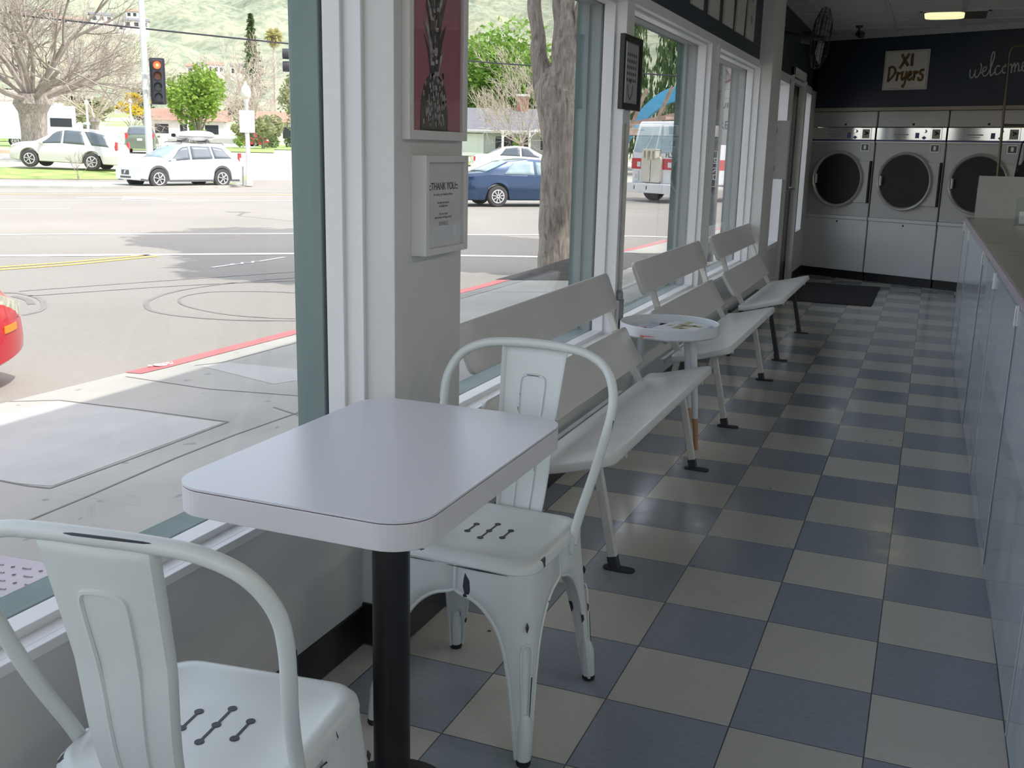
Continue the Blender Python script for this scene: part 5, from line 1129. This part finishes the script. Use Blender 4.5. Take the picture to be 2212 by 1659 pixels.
leafy('leafy_tree', 'olive tree mass between the green tree and the lamp', 'tree', -57.5, 77.5, 4.1, .8, (2.6, 2.6, 1.9), 'lf_olive', 1500, .45, 23)
leafy('leafy_tree', 'grey-green tree at the right edge of the first window', 'tree', -61.0, 88.6, 7.4, 2, (1.9, 1.9, 3.0), 'lf_olive', 1500, .4, 24)
leafy('leafy_tree', 'dark green tree just left of the signal pole', 'tree', -106.0, 117, 8.2, 2, (1.8, 1.8, 3.2), 'lf_dark', 900, .6, 25)
for k, (px_, d_, h, lab) in enumerate(((36.5, 170, 6.5, 'olive tree on the far slope below the palm'), (33.5, 150, 8, 'olive tree on the far slope behind the red car'), (39.5, 210, 8, 'grey-green tree behind the round green tree'), (44.0, 190, 7, 'hazy tree behind the traffic signal'), (49.5, 200, 8, 'hazy tree far behind the big bare tree'), (31.6, 120, 6, 'olive shrub tree beside the white far house'), (52, 150, 6, 'green tree far behind the motorhome'), (46.5, 160, 4, 'dark shrub behind the yellow tree'))):
    x, y = polar(d_, math.radians(px_)); leafy('leafy_tree', lab, 'tree', x, y, h, 1.2, (h*.55, h*.55, h*.42), ('lf_olive', 'lf_mid')[k % 3 == 1], 900, .8, 40+k)
for lab, x, y, rr, m_ in (('round clipped bush right of the lamp post', -60.5, 83.0, 1.1, 'hedge'), ('small clipped bush at the edge of the first window', -62.8, 89.9, .75, 'hedge'), ('low bush left of the small red car', -62.9, 81.3, .8, 'lf_mid'), ('low hedge bush under the round green tree', -70.5, 84.5, 1.2, 'lf_mid'), ('hedge bush before the ranch house wall', -27.5, 66.0, .9, 'lf_mid'), ('yellow-green bush beside the ranch house porch', -22.3, 63.2, .8, 'lf_yel')):
    rnd = random.Random(int(abs(x)*10)); r = thing('bush', lab, 'bush', (x, y, zt(x, y))); g = G(); foliage(g, (0, 0, rr*.85), (rr, rr, rr*.95), 520, .28*rr, rnd); obj('foliage', g, m_, r); obj('stem', G().lathe([(.05, -.1), (.04, rr)], 6), 'bare', r)
# conifer and palm
x, y = -123.4, 167.05; z0 = zt(x, y); r = thing('conifer_tree', 'tall narrow conifer on the skyline left of the palm', 'tree', (x, y, z0)); H = 22.5
obj('trunk', G().tube([(0, 0, -.5), (0, 0, H)], [.4, .08], 8), 'bare', r); g = G(); rnd = random.Random(31)
for k in range(1500):
    t = rnd.random()**.8; z = H*(.34+.66*t); rr = (1-t*.9)*2.7*rnd.uniform(.3, 1)*(.7+.5*math.sin(z*2.3)**2); a = rnd.random()*2*PI; p = Vector((rr*math.cos(a), rr*math.sin(a), z)); u = Vector((math.cos(a), math.sin(a), rnd.uniform(-.5, .3)))*.8; v = Vector((rnd.gauss(0, 1), rnd.gauss(0, 1), rnd.gauss(0, 1))).normalized()*.4; g.add([p-u*.5, p+v*.5, p+u*.5, p-v*.5], [(0, 1, 2, 3)])
obj('foliage', g, 'lf_dark', r)
x, y = -120.0, 169.5; z0 = zt(x, y); r = thing('palm_tree', 'fan palm with a pale skirt on the skyline', 'tree', (x, y, z0)); H = 18.6
obj('trunk', G().tube([(0, 0, -.5), (0, 0, H)], [.35, .26], 8), 'bare2', r); g = G(); rnd = random.Random(32)
for k in range(150):
    a = rnd.random()*2*PI; el = rnd.uniform(-1.35, 1.25); d_ = Vector((math.cos(a)*math.cos(el), math.sin(a)*math.cos(el), math.sin(el))); L = 2.1*(1 if el > -.5 else .9); s_ = d_.cross(Vector((0, 0, 1))).normalized(); b0 = Vector((0, 0, H)); e = b0+d_*L-Vector((0, 0, .4)); g.add([b0, b0+d_*L*.6+s_*.35, e, b0+d_*L*.6-s_*.35], [(0, 1, 2, 3)])
obj('fronds', g, 'lf_palm', r)
# trees seen through the second window
leafy('leafy_tree', 'large bright green tree behind the ranch house chimney', 'tree', -37.2, 88.5, 12.2, 2, (5.2, 5.2, 5.0), 'lf_mid', 7000, .55, 51)
leafy('leafy_tree', 'green tree behind the ranch house left end', 'tree', -43.0, 84.5, 9.2, 1.5, (4.0, 4.0, 4.2), 'lf_mid', 4200, .5, 52)
leafy('leafy_tree', 'green tree behind the street tree trunk', 'tree', -33.2, 91.5, 10.5, 2, (4.0, 4.0, 4.6), 'lf_mid', 3600, .55, 53)
# drooping conifers in the third window
for k, (lab, x, y, h) in enumerate((('dark drooping conifer filling the third window', -13.6, 55.5, 13.5), ('drooping conifer painted sunlit by paler leaves, beside the dark one in the third window', -10.2, 57.5, 14.0), ('drooping conifer at the left side of the third window', -17.6, 57.5, 12.5))):
    rnd = random.Random(60+k); r = thing('conifer_tree', lab, 'tree', (x, y, zt(x, y)), 0, 'drooping conifers'); obj('trunk', G().tube([(0, 0, -.4), (0, 0, h)], [.35, .06], 8), 'bark', r, smooth=True)
    g = G()
    for i in range(3600):
        t = rnd.random(); z = .6+(h-.6)*t; rr = 2.5*(1-t*.75)*rnd.uniform(.35, 1); a = rnd.random()*2*PI; p = Vector((rr*math.cos(a), rr*math.sin(a), z)); L = rnd.uniform(.35, .8); v = Vector((rnd.gauss(0, 1), rnd.gauss(0, 1), 0)).normalized()*.07
        u = Vector((rnd.gauss(0, .12), rnd.gauss(0, .12), 1))*L*.5; g.add([p-u, p+v, p+u, p-v], [(0, 1, 2, 3)])
    obj('foliage', g, 'lf_dark' if k != 1 else 'lf_olive', r)  # sunlight on one conifer is put into its paler leaf colour
# small plant on the bank
bare_tree('bare_sapling', 'thin leafless sapling on the grass bank before the silver SUV', -32.6, 30.0, -.33, .15, .03, 1.3, 17, nmain=5, up=1.3, levels=3, twig=.008)

# street tree just outside
tr = thing('street_tree', 'thick grey-barked street tree with a forked trunk outside the second window', 'tree', (0, 11.1, 0))
def wob(pts, rs, seed, n=26):
    P = spline([(x, 0, z) for x, z in pts], 8); R = []
    m_ = len(rs)-1
    for i in range(len(P)): t = i/(len(P)-1)*m_; k = min(int(t), m_-1); R.append(rs[k]*(1-(t-k))+rs[k+1]*(t-k))
    g = G().tube(P, R, n)
    g.v = [tuple(Vector(v)+Vector((1, 1, 0))*(.028*mnoise.noise(Vector(v)*3.0+Vector((seed, 0, 0)))+.010*mnoise.noise(Vector((v[0]*14, v[1]*14, v[2]*3))))) for v in g.v]; return g
obj('trunk', wob([(-4.90, -.55), (-4.93, -.3), (-4.955, .8), (-4.95, 1.35), (-4.975, 1.8), (-5.03, 2.15), (-4.90, 2.45), (-4.925, 2.97), (-4.957, 3.33), (-4.9, 4.6), (-4.6, 6.5)], [.33, .265, .245, .247, .285, .285, .20, .165, .15, .13, .10], 1), 'bark', tr, smooth=True)
obj('limb', wob([(-5.0, 1.85), (-5.16, 2.15), (-5.26, 2.45), (-5.312, 2.73), (-5.388, 3.34), (-5.6, 4.6), (-6.1, 6.6)], [.19, .165, .135, .12, .098, .09, .06], 5, 18), 'bark', tr, smooth=True)
obj('limb', wob([(-4.86, 2.3), (-4.76, 2.7), (-4.71, 3.0), (-4.675, 3.4), (-4.3, 4.8), (-3.8, 6.6)], [.11, .075, .06, .055, .05, .04], 9, 14), 'bark', tr, smooth=True)
obj('knot', G().lathe([(.055, 0), (.06, -.02), (.035, -.035), (.015, -.02), (0, -.01)], 14, (-5.17, -.155, 2.02), 'y'), 'bark', tr, smooth=True)
g = G(); rnd = random.Random(77)
for c_, r_, n_ in (((-3.6, -1.6, 8.0), (2.2, 2.2, 1.5), 4200), ((-6.0, .7, 8.2), (2.9, 2.5, 1.8), 5200), ((-3.3, 1.4, 8.0), (2.9, 2.6, 1.7), 4600), ((-1.9, .3, 7.6), (2.3, 2.4, 1.4), 4200), ((-3.5, -3.0, 8.0), (1.5, 1.6, 1.2), 3000)): foliage(g, c_, r_, n_, .5, rnd)
obj('foliage', g, 'lf_mid', tr)
so_ = G().grid(lambda u, v: (-4.97+1.3*u, 8.9+3.9*v, zs(-4.97+1.3*u)+.005+.14*math.sin(PI*u)*math.sin(PI*v)), 10, 12)
tag(obj('tree_pit_soil', so_, 'soil'), 'dark mulched soil around the foot of the street tree', 'soil', kind='stuff')

# ================================================================== HOUSES
def house(name, lab, x, y, rz, w, dd, h, rh, roofm, wallm, z=None, chim=False, wins=2, group=None, hip=.0):
    r = thing(name, lab, 'house', (x, y, zt(x, y) if z is None else z), rz, group)
    obj('walls', G().box(-w/2, -dd/2, -1.2-(8 if group else 0), w/2, dd/2, h), wallm, r)
    o = .04*w+.15; k = hip*w
    obj('roof', G().add([(-w/2-o, -dd/2-o, h-.05), (w/2+o, -dd/2-o, h-.05), (w/2+o, dd/2+o, h-.05), (-w/2-o, dd/2+o, h-.05), (-w/2-o+k, 0, h+rh), (w/2+o-k, 0, h+rh)], [(0, 1, 5, 4), (2, 3, 4, 5), (1, 2, 5), (3, 0, 4), (3, 2, 1, 0)]), roofm, r)
    for i in range(wins):
        xx = -w/2+w*(i+.5)/wins; obj('window', G().box(xx-w*.09, -dd/2-.04, h*.3, xx+w*.09, -dd/2+.02, h*.78), 'darkwin', r)
    if chim:
        ch_ = obj('chimney', G().box(-w*.12, -.5, h, -w*.12+.95, .4, h+rh+1.1), 'brick', r); obj('chimney_cap', G().box(-w*.12-.08, -.58, h+rh+1.0, -w*.12+1.03, .48, h+rh+1.18), 'fwhite', ch_)
    return r
hs_ = house('ranch_house', 'low grey-roofed ranch house with a brick chimney and porch behind the blue sedan', -32.0, 81.3, .30, 15.0, 7, 2.05, 1.95, 'roofg', 'houseg', chim=True, wins=4, hip=.12)
obj('fascia', G().box(-8.2, -4.2, 1.9, 8.2, -4.05, 2.12), 'fwhite', hs_); obj('porch_gable', G().add([(-.6, -5.0, 2.0), (7.2, -5.0, 2.0), (3.3, -5.0, 3.1), (-.6, -2, 2.0), (7.2, -2, 2.0), (3.3, -2, 3.1)], [(0, 1, 2), (3, 5, 4), (0, 2, 5, 3), (1, 4, 5, 2), (0, 3, 4, 1)]), 'fwhite', hs_)
for x in (-2.5, -.3, 3.0): obj('porch_post', G().box(x-.09, -4.95, -.6, x+.09, -4.8, 2.0).bar((x, -4.88, 1.5), (x+.5, -4.88, 2.0), .1, .1), 'fwhite', hs_)
obj('garage_door', G().box(-6.0, -3.6, .0, -4.2, -3.48, 1.8), 'fwhite', hs_)
house('house', 'white-gabled grey house at the right of the second window', -18.0, 92.0, .25, 9, 7, 2.9, 2.2, 'roofg', 'housew', wins=2)
house('house', 'brown-roofed house behind the signal head', -99.5, 118.5, .65, 10, 7, 2.6, 1.6, 'roofb', 'housew', wins=3)
house('house', 'brown-roofed house on the slope behind the round green tree', -118, 142, .6, 12, 8, 2.8, 1.8, 'roofb', 'housew', wins=3)
house('house', 'white house behind the clipped bush', -70.5, 101.0, .55, 6.5, 6, 2.6, 1.2, 'roofb', 'housew', wins=1)
obj_low = thing('garden_wall', 'pale pink low garden wall below the far houses', 'wall', (0, 0, 0)); 
g = G().bar((-86.5, 99.0, 1.0), (-74.5, 98.5, 1.2), .3, 1.2); obj('wall', g, 'stucco', obj_low)
ob2 = thing('garden_wall', 'orange-tan low wall behind the grass at the far left', 'wall', (0, 0, 0)); obj('wall', G().bar((-62, 34, .1), (-50, 42.5, .1), .3, 1.0), 'orange', ob2)
HH = [(-796, 729, 24, 'roofb'), (-838, 781, 18, 'roofg'), (-818, 772, 22, 'roofg'), (-819, 798, 16, 'roofb'), (-774, 761, 20, 'roofb'), (-842, 835, 16, 'roofg'), (-700, 710, 24, 'roofb'), (-750, 782, 26, 'roofb'), (-768, 812, 18, 'roofb'), (-722, 790, 24, 'roofb'), (-737, 814, 18, 'roofg'), (-746, 837, 16, 'roofb'), (-634, 711, 20, 'roofg'), (-677, 717, 18, 'roofg'), (-506, 629, 16, 'roofb'), (-491, 620, 13, 'roofg'), (-478, 612, 11, 'roofb'), (-463, 618, 10, 'roofg'), (-514, 653, 16, 'roofb')]
HL = ['leftmost', 'second', 'third', 'fourth', 'fifth', 'sixth', 'seventh', 'eighth', 'ninth', 'tenth', 'eleventh', 'twelfth', 'white one low beside the signal pole', 'thirteenth', 'first', 'second', 'third', 'last', 'hindmost']
for k, (x, y, w, rm) in enumerate(HH):
    q = mnoise.fractal(Vector((x*.004, y*.004, 3)), .9, 2.1, 5); rr = math.hypot(x-CAMX, y-CAMY); z = zt(x, y)+42*(rr/1000)*q
    lab = 'pale house in the upper hillside row, %s counted from the left' % HL[k] if k < 14 and k != 12 else ('white hillside house standing alone low beside the signal pole' if k == 12 else 'small pale house in the lower hillside cluster right of the signal, %s from the left' % HL[k])
    house('hillside_house', lab, x, y, .75+.2*math.sin(k*2.1), w, w*.5, 6.5, 2.4, rm, 'housew', z=z+3.5, wins=3, group='houses on the hillside')
